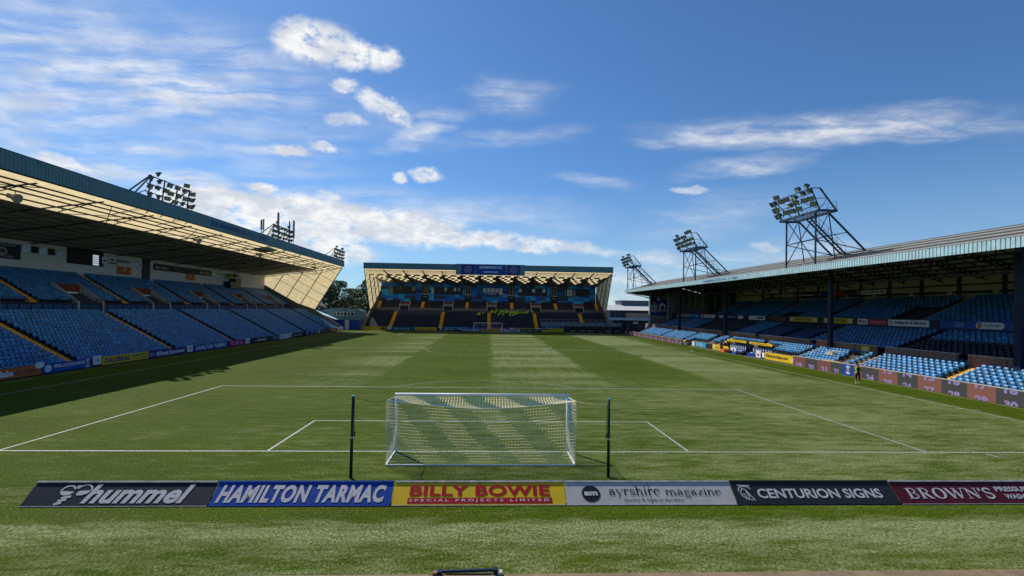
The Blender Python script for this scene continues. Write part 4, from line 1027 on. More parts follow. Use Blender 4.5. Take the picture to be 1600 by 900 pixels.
def net_pole(label, base, top, side):
    t = thing('net_pole', label, 'pole', base, 'dark green net poles behind the near goal')
    b = Vector(base); p = Vector(top); mb = MB(); mb.tube(b, p, .058, 12, .052); mb.build('pole', m_polegreen, t, smooth=True)
    d = p-b; mb = MB(); mb.tube(p, p+d.normalized()*.05, .06, 10); mb.build('cap', pm('pale_teal_cap', (.1, .35, .34), .5), t)
    mb = MB(); q = b+d*.50; mb.tube(q-d*.014, q+d*.014, .062, 12); mb.build('band', pm('pink_grey_tape', (.5, .38, .38), .6), t)
    mb = MB(); q = p+Vector((side*.06, -.02, -.05)); mb.tube(q, q+Vector((side*.02, 0, -1.2)), .008, 5); mb.box(q+Vector((side*.02-.02, -.02, -1.38)), q+Vector((side*.02+.02, .02, -1.2))); mb.build('cord', m_black, t)
    c = Vector((-3.74 if base[0] < 0 else 3.74, -1.86, 2.56)); mb = MB(); n = 12
    for i in range(n):
        a = p.lerp(c, i/n)-Vector((0, 0, .10*math.sin(math.pi*i/n))); e = p.lerp(c, (i+1)/n)-Vector((0, 0, .10*math.sin(math.pi*(i+1)/n))); mb.tube(a, e, .006, 4, cap=False)
    mb.build('stay_rope', m_black, t)
net_pole('leaning dark green net pole left of the near goal', (-4.71, -3.2, 0), (-4.67, -3.2, 2.95), 1)
net_pole('upright dark green net pole right of the near goal', (4.75, -3.15, 0), (4.73, -3.15, 2.88), -1)

# ================================================================== NEAR BOARDS (leaning back)
BU = (1, 0, 0); BV = Vector((0, .60, .53)); BHt = BV.length
GB = 'advertising boards behind the near goal'
def near_board(x0, x1, label, face, rimm, draw):
    t = board('advertising_board', label, 'advertising board', (x0+.02, -5.65, .015), BU, BV, x1-x0-.04, BHt, face, GB, .035, None, draw=draw, off=.005)
    O = Vector((x0+.02, -5.65, .015)); V = BV.normalized(); N = Vector((1, 0, 0)).cross(V); w = x1-x0-.04
    mb = MB(); mb.bar(O+V*BHt, O+V*BHt+Vector((w, 0, 0)), .06, .055, V); mb.bar(O-N*.01, O-N*.01+Vector((w, 0, 0)), .055, .02, V); mb.build('rim', rimm, t)
    mb = MB(); mb.bar(O+V*.0+Vector((w/2, 0, 0))+N*.004, O+V*BHt+Vector((w/2, 0, 0))+N*.004, .012, .006, N); mb.build('panel_joint', m_darkgrey, t)
    mb = MB()
    for k in (.06, .5, .94): mb.bar(O+Vector((w*k, .02, 0))+V*BHt*.9-N*.03, O+Vector((w*k, .85, 0)), .03)
    mb.build('back_stay', m_steel, t); return t
def d_hum(p, w, h):
    p.text('hummel', 1.70, .09, 3.2, h-.17, m_silver, .035, .30, 1.03)
    def S_(pts, wd): V, F = stroke(pts, wd); p.add('emblem', V, F, m_silver, 2)
    S_(arc(1.10, .50, .20, .17, 178, 20, 10), .05); S_(arc(1.58, .52, .22, .18, 165, 0, 10), .05)
    p.add('emblem', arc(1.10, .50, .21, .15, 180, 350, 10), [tuple(range(11))], m_silver, 2)
    p.add('emblem', [(1.40, .40), (1.46, .50), (1.80, .52), (1.74, .42), (1.60, .36), (1.46, .35)], [(0, 1, 2, 3, 4, 5)], m_silver, 2)
    p.ell(1.36, .64, .06, .055, m_silver, k=2)
    for i in range(3): v = .235-.10*i; u = 1.06-.05*i; q = .03*i; p.add('emblem', [(u, v), (u+.26-q, v+.055), (u+.24-q, v+.125), (u-.02, v+.07)], [(0, 1, 2, 3)], m_silver, 2)
def d_ham(p, w, h): p.text('HAMILTON TARMAC', .14, .10, w-.34, h-.21, m_silver, .045, .20, 1.10)
def d_bil(p, w, h):
    p.text('BILLY BOWIE', .52, .31, w-1.0, .37, m_signred, .03, 0, 1.04); p.rect(.48, .06, w-.42, .255, m_signred, k=1)
    p.text('SPECIAL PROJECTS LIMITED', .53, .10, w-1.05, .115, m_silver, .02, 0, 1.6)
def d_ayr(p, w, h):
    p.ell(.82, .38, .30, .28, m_ink); p.text('am', .60, .31, .44, .14, m_silver, .05, 0, 1, k=3)
    p.raw(serif2d('ayrshire'), 1.42, .24, 1.68, .40, m_ink); p.raw(serif2d('magazine'), 3.27, .24, 1.86, .33, m_ink)
    p.text('Quality & Style in Ayrshire', 1.86, .09, 1.95, .13, m_ink, -.005)
def d_cen(p, w, h):
    p.text('CENTURION SIGNS', .78, .21, w-1.25, .33, m_silver, .025)
    def S_(pts, wd): V, F = stroke(pts, wd); p.add('emblem', V, F, m_silver, 2)
    S_(arc(.40, .48, .22, .14, 200, 20, 12), .03); S_(arc(.36, .38, .13, .15, 60, 290, 12), .03); S_([(.30, .55), (.42, .50), (.50, .34), (.62, .14), (.48, .16)], .035); S_([(.26, .36), (.36, .35), (.33, .2), (.42, .17)], .03); S_([(.42, .45), (.46, .30), (.44, .16)], .03); S_([(.20, .66), (.62, .64)], .03)
def d_bro(p, w, h):
    p.raw(serif2d("BROWN'S"), .38, .17, 3.0, .40, m_silver); p.text('PRESSURE', 3.55, .43, 1.35, .17, m_silver, .03); p.text('WASHING', 3.72, .17, 1.1, .17, m_silver, .03)
near_board(-13.93, -8.35, 'black board with pale italic lettering and an insect emblem, leftmost of the near boards', m_signblack, m_rim, d_hum)
near_board(-8.35, -2.77, 'blue board with bold white italic capitals, second of the near boards', m_signblue, m_signblue, d_ham)
near_board(-2.77, 2.77, 'yellow board with big red capitals over a red strip, directly behind the goal', m_signyellow, m_rim, d_bil)
near_board(2.77, 8.34, 'dirty white board with thin serif lettering and a round black badge', pm('stained_white_face', (.52, .48, .43), .45, var=.12, scale=2.5), m_rim, d_ayr)
near_board(8.34, 13.86, 'charcoal board with pale capitals and a helmet emblem, between white and maroon boards', pm('charcoal_sign_face', (.028, .03, .034), .45, var=.15), m_signblack, d_cen)
near_board(13.86, 19.4, "maroon board with pale serif capitals, rightmost of the near boards", m_signmaroon, m_rim, d_bro)
# ---- front wall of the stand the picture is taken from
def near_wall():
    t = thing('perimeter_wall', 'low brown wall along the bottom edge in front of the camera', 'wall', (0, -11.2, 0))
    mb = MB(); mb.box((-30, -11.35, 0), (30, -10.98, .84)); mb.build('wall', m_brick, t)
    mb = MB(); mb.box((-30, -11.42, .842), (-.9, -11.0, .872)); mb.box((.66, -11.42, .842), (30, -11.0, .862)); mb.build('coping', pm('tan_coping', (.19, .135, .08), .8, var=.25, scale=3), t)
    t = thing('gate', 'small timber gate with a dark top rail in the wall at the bottom edge', 'gate', (-.12, -11.0, 0))
    mb = MB(); mb.box((-.58, -10.97, .1), (.34, -10.93, .84)); mb.build('boards', m_timber, t)
    mb = MB(); mb.bar((-.66, -10.92, .875), (.42, -10.92, .905), .045, .05); mb.build('top_rail', m_navy, t)
    for x, z in ((-.70, .90), (.43, .94)): mb = MB(); mb.box((x-.045, -10.98, 0), (x+.045, -10.86, z)); mb.build('post', m_navy, t)
    for x, m in ((-.79, m_timber), (.53, m_rim)): mb = MB(); mb.box((x-.04, -11.02, .7), (x+.04, -10.9, .90)); mb.build('wall_end', m, t)
near_wall()

# ================================================================== BOARDS ALONG THE LEFT TOUCHLINE
GL = 'boards along the foot of the left stand'
def lboard(y0, y1, label, face, draw, h=.80, z=.12, cat='advertising board', name='advertising_board', group=GL):
    return board(name, label, cat, (-37.55, y0+.03, z), (0, 1, 0), (0, 0, 1), y1-y0-.06, h, face, group, .05, None, draw=draw, off=.006)
def d_lan(p, w, h):
    p.text('Lanndale'[2:], w-4.35, .16, 2.0, .5, m_offwhite, .05); p.text('design', w-2.3, .10, 1.85, .56, m_signpurple, -.005); p.ell(w-.15, h-.03, .42, .26, m_offwhite, k=1.2)
    p.rect(w-.57, h, w+.27, h+.25, m_signorange, 'emblem', .5) if False else None
def d_off(p, w, h):
    p.ell(.55, .40, .36, .36, m_signcyan, k=1.2); p.ell(.55, .40, .29, .29, m_offwhite, k=2); p.raw(scribble(9, 5), .38, .35, .35, .09, m_signnavy, k=3)
    p.text('OFFICIAL LOCAL NEWS PARTNER', 1.05, .38, 3.15, .30, m_offwhite, .035, 0, .95); p.text('OF KILMARNOCK FOOTBALL CLUB', 1.15, .15, 2.95, .14, m_signcyan, .01, 0, 1.3)
    crest(p, w-.5, .40, .34)
def crest(p, u, v, r):
    p.rect(u-r*.3, v-r*.75, u+r*.3, v+r*.5, m_offwhite, 'crest', 2); p.ell(u, v+r*.62, r*.3, r*.3, m_offwhite, 'crest', 2)
    for s in (-1, 1): p.ell(u+s*r*.62, v, r*.22, r*.55, pm('crest_brown', (.22, .075, .05), .5), 'crest', 2)
    V, F = stroke(arc(u, v+r*.2, r*.9, r*.9, 35, 145, 8), r*.22); p.add('crest', V, F, m_offwhite, 2)
    V, F = stroke([(u-r*.8, v-r*.8), (u, v-r*1.0), (u+r*.8, v-r*.8)], r*.25); p.add('crest', V, F, m_offwhite, 2); p.rect(u-r*.18, v-r*.4, u+r*.18, v+r*.2, m_signblue, 'crest', 3)
def d_num(s): return lambda p, w, h: p.text(s, w*.27, h*.3, w*.46, h*.42, m_ink, .01)
def d_dal(p, w, h): p.text('DALEBRAE', .25, .16, 3.2, .5, m_signnavy, .025, 0, 1.0); p.text('CONSTRUCTION LTD', 3.75, .46, 2.3, .2, m_signnavy, .02); p.raw(scribble(15, 8), 3.9, .16, 2.0, .2, m_signnavy)
def d_all(p, w, h):
    V, F = stroke([(.2, .15), (.2, .62), (.32, .3), (.5, .3), (.62, .62), (.62, .3), (.8, .5)], .07); p.add('emblem', V, F, m_offwhite, 2)
    p.text('AllNeeds Recruitment', 1.0, .20, 5.0, .44, m_offwhite, .035); p.rect(1.1, .12, 4.6, .15, m_offwhite)
def d_ham2(p, w, h): p.text('HAMILTON TARMAC', .35, .13, w-.7, .56, m_offwhite, .025, .15, 1.0)
def d_lines(cols, seed, n=3, sw=.85):
    def d(p, w, h):
        r = random.Random(seed)
        for i, c in enumerate(cols):
            hh = h*.62/len(cols); p.raw(scribble(int(w*2.2)+4, seed+i), w*r.uniform(.06, .14), h*.2+hh*1.08*(len(cols)-1-i), w*sw*r.uniform(.7, .95), hh*.8, c)
    return d
def d_dom(p, w, h):
    p.text("Domino's", 2.2, .2, 2.9, .46, m_offwhite, .03)
    p.add('emblem', [(1.45, .38), (1.72, .62), (1.98, .40), (1.72, .2)], [(0, 1, 2, 3)], m_signred, 2); p.add('emblem', [(1.2, .36), (1.44, .18), (1.62, .22), (1.46, .38)], [(0, 1, 2, 3)], m_signcyan, 2)
lboard(14.6, 20.97, 'orange board with white and purple lettering, nearest along the left stand', m_signorange, d_lan)
lboard(20.97, 26.05, 'blue local news partner board with a round badge and club crest', m_signblue, d_off)
lboard(26.15, 27.15, 'white square sign numbered 16 between blue and yellow boards', m_offwhite, d_num('16'), .86, .25, 'sign', 'block_number')
lboard(27.25, 33.55, 'yellow board with navy capitals at the foot of the left stand', m_signyellow, d_dal)
lboard(33.6, 39.95, 'purple board with white rounded lettering at the foot of the left stand', m_signpurple, d_all)
lboard(40.2, 41.35, 'white square number sign between purple and blue boards', m_offwhite, d_num('17'), .8, .2, 'sign', 'block_number')
lboard(41.5, 49.4, 'blue board with white capitals next to the magenta board along the left stand', m_signblue, d_ham2)
lboard(49.8, 54.1, 'magenta board with small white print beside the left stand', m_signmagenta, d_lines([m_offwhite, m_offwhite, m_offwhite], 41))
lboard(54.4, 55.7, 'white square number sign just beyond the magenta board', m_offwhite, d_num('18'), .8, .2, 'sign', 'block_number')
lboard(56.0, 63.2, "dark green board with white lettering and a red and blue mark, along the left stand", m_signgreen, d_dom)
lboard(63.3, 66.2, 'small blue grey board between dark green and white boards', pm('blue_grey_sign_face', (.03, .09, .14), .45), d_lines([m_silver, m_silver], 44))
lboard(66.3, 70.3, 'plain white board with faint print along the left stand', m_offwhite, d_lines([m_grey, m_grey], 45, sw=.6))
lboard(70.6, 71.6, 'narrow white number sign beyond the plain white board', m_offwhite, d_num('19'), .8, .2, 'sign', 'block_number')
lboard(71.8, 78.3, 'black board with thin pale lettering well down the left touchline', m_signblack, d_lines([m_silver], 46, sw=.7))
lboard(78.4, 85.6, 'navy board with three small pale badges down the left touchline', m_signnavy, lambda p, w, h: [p.ell(.8, .4, .35, .3, m_silver), p.rect(3.1, .1, 3.5, .7, m_silver), p.rect(3.7, .45, 4.6, .6, m_silver), p.ell(6.1, .42, .3, .3, m_silver)])
lboard(85.8, 86.8, 'narrow white number sign between navy and maroon black boards', m_offwhite, d_num('20'), .8, .2, 'sign', 'block_number')
lboard(87.0, 93.2, 'black board with a maroon end and pale words near the far left corner', m_signblack, lambda p, w, h: [p.rect(0, 0, 1.6, h*.6, m_signmaroon), d_lines([m_silver, m_silver], 48)(p, w, h)])
lboard(93.3, 98.7, 'orange board with pale print near the far left corner', m_signorange, d_lines([m_offwhite], 49, sw=.7))
lboard(98.8, 103.4, 'white board at the far left corner flag end', m_offwhite, d_lines([m_grey], 50, sw=.8))

# ================================================================== BOARDS BEHIND THE FAR GOAL
GF = 'boards at the foot of the far stand'
def fboard(x0, x1, label, face, draw, y=106.9, z=.10, h=.85, cat='advertising board', name='advertising_board'):
    return board(name, label, cat, (x0+.03, y, z), (1, 0, 0), (0, 0, 1), x1-x0-.06, h, face, GF, .06, None, draw=draw, off=.012)
fboard(-33.3, -27.2, 'yellow board with a dark oval mark at the far left corner of the far stand', m_signyellow, lambda p, w, h: [p.raw(scribble(18, 61), .4, .3, 3.3, .3, pm('brown_ink', (.12, .07, .01), .5)), p.ell(w-.95, .42, .75, .28, m_signblack)])
fboard(-27.0, -25.9, 'white number sign below the first yellow aisle of the far stand', m_offwhite, d_num('5'), z=.25, cat='sign', name='block_number')
fboard(-25.7, -19.8, 'teal board with pale print at the foot of the far stand', m_signteal, d_lines([m_silver], 63))
fboard(-19.7, -13.7, 'yellow board with red print at the foot of the far stand', m_signyellow, d_lines([m_signred], 64, sw=.9))
fboard(-13.4, -12.5, 'white number sign below the second yellow aisle of the far stand', m_offwhite, d_num('6'), z=.25, cat='sign', name='block_number')
fboard(-12.1, -5.2, 'sky blue board half hidden behind the lower boards left of the far goal', m_signcyan, d_lines([m_silver], 66), z=.25)
fboard(-5.1, 4.9-6.1, 'royal blue board with pale print behind the far goal', m_signblue, d_lines([m_silver], 67), z=.25)
fboard(-.2, .8, 'white number sign below the middle yellow aisle of the far stand', m_offwhite, d_num('7'), z=.25, cat='sign', name='block_number')
fboard(.9, 5.9, 'red board with pale print right of the far goal middle', pm('bright_red_face', (.42, .02, .04), .45), d_lines([m_offwhite], 69), z=.25)
fboard(6.0, 7.0, 'small white board between red and amber boards at the far stand', m_offwhite, d_lines([m_grey], 70), z=.25)
fboard(7.1, 12.8, 'amber board with brown print right of the far goal', pm('amber_face', (.55, .28, .02), .45), d_lines([m_signred], 71), z=.25)
fboard(13.0, 14.2, 'white number sign below the fourth yellow aisle of the far stand', m_offwhite, d_num('8'), z=.25, cat='sign', name='block_number')
fboard(14.5, 20.5, 'large yellow board under a blue strip on the right half of the far stand', m_signyellow, lambda p, w, h: [p.rect(0, 1.02, w, 1.55, m_signblue), p.rect(.2, .5, 1.2, .85, m_signnavy), p.rect(1.4, .5, 2.2, .85, m_signnavy), p.raw(scribble(12, 72), .7, 1.15, 4.2, .22, m_silver), p.raw(scribble(10, 73), 2.6, .45, 2.9, .3, pm('brown_ink', (.12, .07, .01), .5))], h=1.6, y=106.7)
fboard(-13.4, -7.9, 'lower dark board with white lettering left of the far goal', m_signblack, lambda p, w, h: [p.raw(scribble(9, 75), 1.6, .2, 3.4, .42, m_offwhite), p.add('emblem', [(.5, .6), (1.1, .6), (1.3, .2), (.9, .35), (.7, .15)], [(0, 1, 2, 3, 4)], m_silver, 2)], y=105.2, h=.72)
fboard(-7.2, -2.0, 'lower blue board with white capitals behind the far goal', m_signblue, lambda p, w, h: p.text('HAMILTON TARMAC', .2, .15, w-.4, .42, m_offwhite, .04, .1), y=105.2, h=.72)
fboard(-1.9, 3.3, 'lower yellow board with red lettering behind the far goal', m_signyellow, lambda p, w, h: p.text('BILLY BOWIE', .4, .18, w-.8, .38, m_signred, .04), y=105.2, h=.72)
fboard(3.4, 5.0, 'lower white board with a dark square right of the far goal post', m_offwhite, lambda p, w, h: p.rect(.4, .15, 1.0, .55, m_signnavy), y=105.2, h=.72)
fboard(5.1, 8.6, 'lower grey white board right of the far goal', pm('grey_white_face', (.4, .4, .42), .5), d_lines([m_grey], 79), y=105.2, h=.72)
fboard(8.7, 13.9, 'lower black board with white print right of the far goal', m_signblack, d_lines([m_offwhite], 80, sw=.95), y=105.2, h=.72)
fboard(21.2, 36.5, 'long black board with orange and white names below the glass railed platform', m_signblack, lambda p, w, h: [p.raw(scribble(7, 82+i), .6+2.4*i, .35, 1.7, .38, [m_signyellow, m_silver, m_signyellow, m_signorange, m_silver, m_rim][i]) for i in range(6)], y=104.6, z=.05, h=1.35)
# wheelchair platform with a glass rail
def platform():
    t = thing('viewing_platform', 'raised grey platform with glass railing at the right end of the far stand', 'platform', (25, 107, 0))
    mb = MB(); mb.box((14.4, 106.95, 0), (36.4, 109.6, 1.75)); mb.build('deck', m_tread, t)
    mb = MB(); mb.box((14.4, 106.80, 1.8), (36.4, 106.84, 2.65)); mb.build('glass_rail', pm('hazy_glass', (.20, .24, .25), .15, var=.3, scale=.8), t)
    mb = MB(); x = 14.5
    while x < 36.4: mb.box((x-.04, 106.75, 1.7), (x+.04, 106.79, 2.75)); mb.box((x-.04, 109.6, 1.75), (x+.04, 109.66, 3.5)); x += 1.55
    mb.box((14.4, 106.74, 2.7), (36.4, 106.80, 2.76)); mb.box((14.4, 109.6, 3.44), (33, 109.66, 3.5)); mb.box((14.4, 109.6, 2.9), (33, 109.66, 2.95)); mb.build('railing', m_rim, t)
    for i, (x, c) in enumerate(((18.2, m_signcyan), (20.8, m_signcyan), (23.4, m_skyglass), (26.4, m_signcyan), (28.8, m_signcyan), (29.9, m_black), (30.8, m_signcyan), (32.1, m_black), (33.2, m_signcyan), (34.4, m_signcyan))):
        q = thing('platform_chair', 'chair behind the glass rail of the far platform', 'chair', (x, 108, 1.75), 'chairs on the far viewing platform')
        mb = MB(); mb.box((x-.3, 107.9, 2.15), (x+.3, 108.35, 2.22)); mb.build('seat', c, q); mb = MB(); mb.box((x-.3, 108.32, 2.25), (x+.3, 108.38, 2.72)); mb.build('backrest', c, q)
        for dx in (-.25, .25): mb = MB(); mb.box((x+dx-.02, 107.95, 1.75), (x+dx+.02, 108.3, 2.15)); mb.build('leg', m_steel, q)
platform()

# ================================================================== RIGHT TOUCHLINE: SCREEN WALL, BOARDS, DUGOUTS
m_ledgrey = pm('unlit_screen_grey', (0.045, 0.042, 0.042), 0.5, var=.06, emit=(0.045, 0.042, 0.042), es=.35)
def led_orange():
    m = bpy.data.materials.new('striped_screen_orange'); m.use_nodes = True; g = NT(m.node_tree); b = g.n['Principled BSDF']
    x, y, z = g.sep(g.geo()['Position']); f = g.m('FRACT', g.m('MULTIPLY', g.m('ADD', y, g.m('MULTIPLY', z, -1.15)), 7.5))
    k = g.m('GREATER_THAN', f, .5); c = g.mix(k, (.06, .048, .045), (.26, .075, .045)); g.put(b, 'Base Color', c); b.inputs['Roughness'].default_value = .5
    g.put(b, 'Emission Color', c); b.inputs['Emission Strength'].default_value = .35; return m
m_ledorange = led_orange()
m_ledbrown = pm('screen_brown', (0.13, 0.055, 0.045), 0.5, var=.06, emit=(.17, .06, .045), es=.3)
m_digit = pm('lit_lilac_digit', (.25, .19, .37), .5, var=0, emit=(.25, .19, .38), es=.12)
def led_wall(label, x, ys, cells, z0=.02, z1=1.13, dx=.0):
    t = thing('screen_wall', label, 'screen', (x, ys[0], 0), 'pitchside screen walls')
    mb = MB(); mb.box((x+.02, min(ys), 0), (x+.16, max(ys), z1)); mb.build('cabinet', m_signblack, t)
    mb = MB(); mb.box((x-.01, min(ys), z1+.002), (x+.2, max(ys), z1+.05)); mb.build('top_rail', m_rim, t)
    for i, c in enumerate(cells):
        ya, yb = ys[i], ys[i+1]          # ya is the far (left in view) end
        w = abs(ya-yb); mb = MB(); mb.box((x, ya, z0), (x+.015, yb, z1)); q = mb.build('display_tile', c[0], t)
        p = Plate((x, ya, z0), (0, -1, 0), (0, 0, 1), .006); H = z1-z0
        for (s, v, h, lo, hi) in c[1]: p.text(s, w*.28, v*H, w*.46, h*H, m_digit, .05, 0, 1, clip=(lo*H if lo is not None else None, hi*H if hi is not None else None))
        if len(c) > 2: c[2](p, w, H)
        p.build(q)
    return t
def bot(s): return (s, -.14, .58, .01, None)
near_cells = [(m_ledbrown, [bot('19')]), (m_ledgrey, [bot('20')]), (m_ledbrown, [bot('21')]), (m_ledgrey, [bot('22')]), (m_signblue, [], lambda p, w, h: crest(p, w*.5, h*.5, .36)), (m_ledorange, [bot('23')]), (m_ledgrey, [bot('24')])]
ys = [33.96, 31.8, 29.81, 27.8, 26.14, 24.62, 23.65, 21.63, 19.64, 17.65, 15.57, 13.55, 11.53, 9.6, 7.6, 5.6]
for i, (a, b) in enumerate((('13', '25'), ('14', '26'), ('15', '27'), ('16', '28'), ('17', '29'), ('18', '30'), ('19', '31'), ('20', '32'))):
    near_cells.append((m_ledorange if i % 2 == 0 else m_ledgrey, [(a, .72, .52, None, .985), (b, -.22, .52, .01, None)]))
led_wall('long screen wall with grey and orange squares and big lilac numbers, right foreground', 36.4, ys, near_cells)
n = 18; yf = [96.9-(96.9-64.2)*i/n for i in range(n+1)]
led_wall('far screen wall with numbers 1 to 18 at the foot of the right stand', 35.6, yf, [(m_ledbrown if i % 2 == 0 else m_ledgrey, [(str(i+1), .12, .55, None, None)]) for i in range(n)], z1=1.0)
board('advertising_board', 'short red board at the far end of the far screen wall', 'advertising board', (35.5, 99.6, .05), (0, -1, 0), (0, 0, 1), 1.5, 1.0, pm('coral_red_face', (.5, .10, .06), .5), None, .06, None)
GR = 'boards along the right touchline'
def rboard(x, y0, y1, label, face, draw=None, h=.8, z=.03, cat='advertising board', name='advertising_board'):
    return board(name, label, cat, (x, y0, z), (0, -1, 0), (0, 0, 1), y0-y1, h, face, GR, .06, None, draw=draw, off=.008)
rboard(37.3, 64.0, 62.9, 'small white board beside the end of the far screen wall', m_offwhite)
rboard(37.4, 62.7, 58.6, 'bright blue board with pale print beside the far screen wall', m_signcyan, d_lines([m_offwhite, m_offwhite], 91))
rboard(37.5, 58.4, 55.2+.9, 'dark brown blank board between blue and yellow boards', pm('dark_brown_face', (.035, .022, .018), .6))
rboard(37.6, 55.9+.9, 55.4-.6, 'white square sign left of the yellow board by the dugouts', m_offwhite, d_num('1'), cat='sign', name='block_number') if False else None
rboard(37.3, 56.0, 50.9, 'bright yellow board with black marks beyond the dugouts', m_signyellow, lambda p, w, h: [p.ell(.45, .5, .28, .28, m_offwhite), p.raw(scribble(14, 93), 1.0, .25, 3.8, .32, m_ink)], h=.85)
rboard(37.5, 50.5, 49.0, 'white sign board between yellow board and far dugout', m_offwhite, lambda p, w, h: p.rect(.6, .2, .9, .6, m_ink), h=.8)
rboard(37.3, 43.3, 42.2, 'white square sign with red marks beside the near dugout', m_offwhite, lambda p, w, h: p.rect(.3, .25, .8, .5, m_signred), h=.95)
rboard(37.3, 42.0, 41.1, 'brown framed white sign beside the yellow web address board', pm('brown_frame_face', (.06, .035, .025), .6), lambda p, w, h: p.rect(.2, .12, .75, .8, m_offwhite), h=.95)
rboard(37.2, 41.0, 34.3, 'bright yellow board with black web address in front of light blue seats', m_signyellow, lambda p, w, h: [p.text('Kilmarnockpie.com', .25, .22, 4.6, .5, m_ink, .02), p.ell(w-.8, .4, .4, .25, m_silver)], h=.92)
rboard(37.0, 29.8, 27.2, 'thin yellow top strip behind the screen wall', m_signyellow, None, h=.17, z=1.02)
rboard(36.9, 26.9, 21.4, 'thin red top strip with pale marks behind the screen wall', pm('bright_red_face', (.42, .02, .04), .45), lambda p, w, h: [p.rect(.9, .03, 1.7, .08, m_offwhite), p.rect(4.3, .01, 5.2, .14, m_offwhite)], h=.16, z=1.0)
def dugout(label, y0, y1, x=37.6):
    t = thing('dugout', label, 'dugout', (x, (y0+y1)/2, 0), 'team dugouts on the right touchline')
    mb = MB(); mb.box((x-.05, y1, 0), (x+.05, y0, .42)); mb.build('front_panel', m_signblue, t)
    mb = MB(); mb.box((x+.06, y1, 0), (x+1.6, y0, .1)); mb.build('floor', m_tread, t)
    mb = MB(); mb.box((x+.45, y1-.1, 1.66), (x+.62, y0+.1, 1.98)); s = mb.build('roof_strip', m_signyellow, t)
    p = Plate((x+.45, y0+.1, 1.66), (0, -1, 0), (0, 0, 1), .008); p.raw(scribble(26, int(y0)), .5, .09, y0-y1-.9, .14, pm('brown_ink', (.12, .07, .01), .5)); p.build(s)
    mb = MB(); mb.box((x+.63, y1, 1.80), (x+1.62, y0, 1.84)); mb.build('roof', m_skyglass, t)
    mb = MB(); mb.box((x+1.56, y1, .1), (x+1.62, y0, 1.78)); mb.build('back_panel', pm('grey_blue_panel', (.10, .12, .2), .5), t)
    for y in (y0, y1): mb = MB(); mb.box((x+.5, y-.04, .1), (x+.58, y+.04, 1.66)); mb.build('post', m_steel, t)
    n = int((y0-y1)/.62)
    for r, dx, dz in ((0, .22, .08), (1, .92, .38)):
        for i in range(n):
            y = y1+.35+(y0-y1-.5)*i/n
            mb = MB(); mb.box((x+dx, y-.24, dz+.32), (x+dx+.42, y+.24, dz+.42)); mb.box((x+dx+.1, y-.05, dz), (x+dx+.2, y+.05, dz+.32)); c = mb.build('seat', m_seatwhite if i % 3 else m_navyseat, t)
            mb = MB(); mb.ext([(.40, .42), (.50, .42), (.58, 1.1), (.52, 1.12)], lambda s, tt, z: (x+dx+s, tt, dz+z), y-.24, y+.24); b = mb.build('backrest', m_navyseat, c)
            mb = MB(); mb.box((x+dx+.39, y-.12, dz+.55), (x+dx+.398, y-.02, dz+1.0)); mb.box((x+dx+.39, y+.02, dz+.55), (x+dx+.398, y+.12, dz+1.0)); mb.build('stripe', m_seatwhite, c)
dugout('far dugout with navy seats under a yellow roof strip', 52.6, 47.3)
dugout('near dugout with navy seats under a yellow roof strip', 46.2, 40.9)
# kit bags, barrel box, tunnel cover
def kit(name, label, cat, c, s, mat):
    t = thing(name, label, cat, c); x, y, z = c; mb = MB(); a, b, h = s
    mb.poly([(x-a, y-b, z), (x+a, y-b, z), (x+a, y+b, z), (x-a, y+b, z), (x-a*.8, y-b*.9, z+h), (x+a*.8, y-b*.9, z+h), (x+a*.8, y+b*.9, z+h), (x-a*.8, y+b*.9, z+h)], [(0, 3, 2, 1), (4, 5, 6, 7), (0, 1, 5, 4), (1, 2, 6, 5), (2, 3, 7, 6), (3, 0, 4, 7)]); mb.build('body', mat, t)
    mb = MB(); mb.tube((x-a*.4, y, z+h), (x-a*.2, y, z+h+.12), .02, 6); mb.tube((x-a*.2, y, z+h+.12), (x+a*.2, y, z+h+.12), .02, 6); mb.tube((x+a*.2, y, z+h+.12), (x+a*.4, y, z+h), .02, 6); mb.build('handle', m_black, t)
kit('kit_bag', 'orange bag on the grass beside the white sign by the far dugout', 'bag', (37.0, 51.4, 0), (.35, .5, .45), pm('orange_bag', (.75, .09, .02), .6))
kit('kit_bag', 'black bag on the grass in front of the far dugout', 'bag', (37.0, 49.6, 0), (.3, .5, .35), m_black)
kit('kit_bag', 'blue bag on the grass in front of the far dugout middle', 'bag', (37.0, 48.2, 0), (.3, .6, .3), m_signblue)
kit('kit_bag', 'black bag on the grass between the two dugouts', 'bag', (37.2, 46.7, 0), (.35, .6, .4), m_black)
def tunnel_box():
    t = thing('storage_pod', 'grey half barrel pod standing among the light blue seats', 'pod', (38.9, 30.6, 1.0)); mb = MB(); n = 12; V = []; F = []
    pr = [(math.cos(math.pi*i/n), math.sin(math.pi*i/n)) for i in range(n+1)]
    for x in (38.2, 39.9):
        for c, s in pr: V.append((x, 30.55+.75*c, 1.45+.62*s))
        V += [(x, 29.8, .7), (x, 31.3, .7)]
    q = n+3
    for i in range(n): F.append((i, i+1, q+i+1, q+i))
    F += [(n, q-2, 2*q-2, q+n), (0, q, 2*q-1, q-1)]; mb.poly(V, F); mb.build('shell', pm('pale_grey_shell', (.34, .33, .33), .5), t)
    mb = MB(); mb.face([(38.22, v[1], v[2]) for v in V[:n+1]]+[(38.22, 29.8, .7), (38.22, 31.3, .7)]); mb.build('front_panel', pm('beige_front', (.50, .44, .33), .6), t)
    mb = MB(); mb.bar((38.1, 29.6, 1.6), (37.0, 33.6, 1.2), .04); mb.bar((38.1, 29.6, 1.6), (40.1, 26.5, 2.7), .04); mb.bar((38.0, 30.2, .9), (38.0, 30.2, 1.65), .04); mb.bar((37.2, 32.8, .5), (37.2, 32.8, 1.25), .04); mb.build('handrail', m_black, t)
tunnel_box()
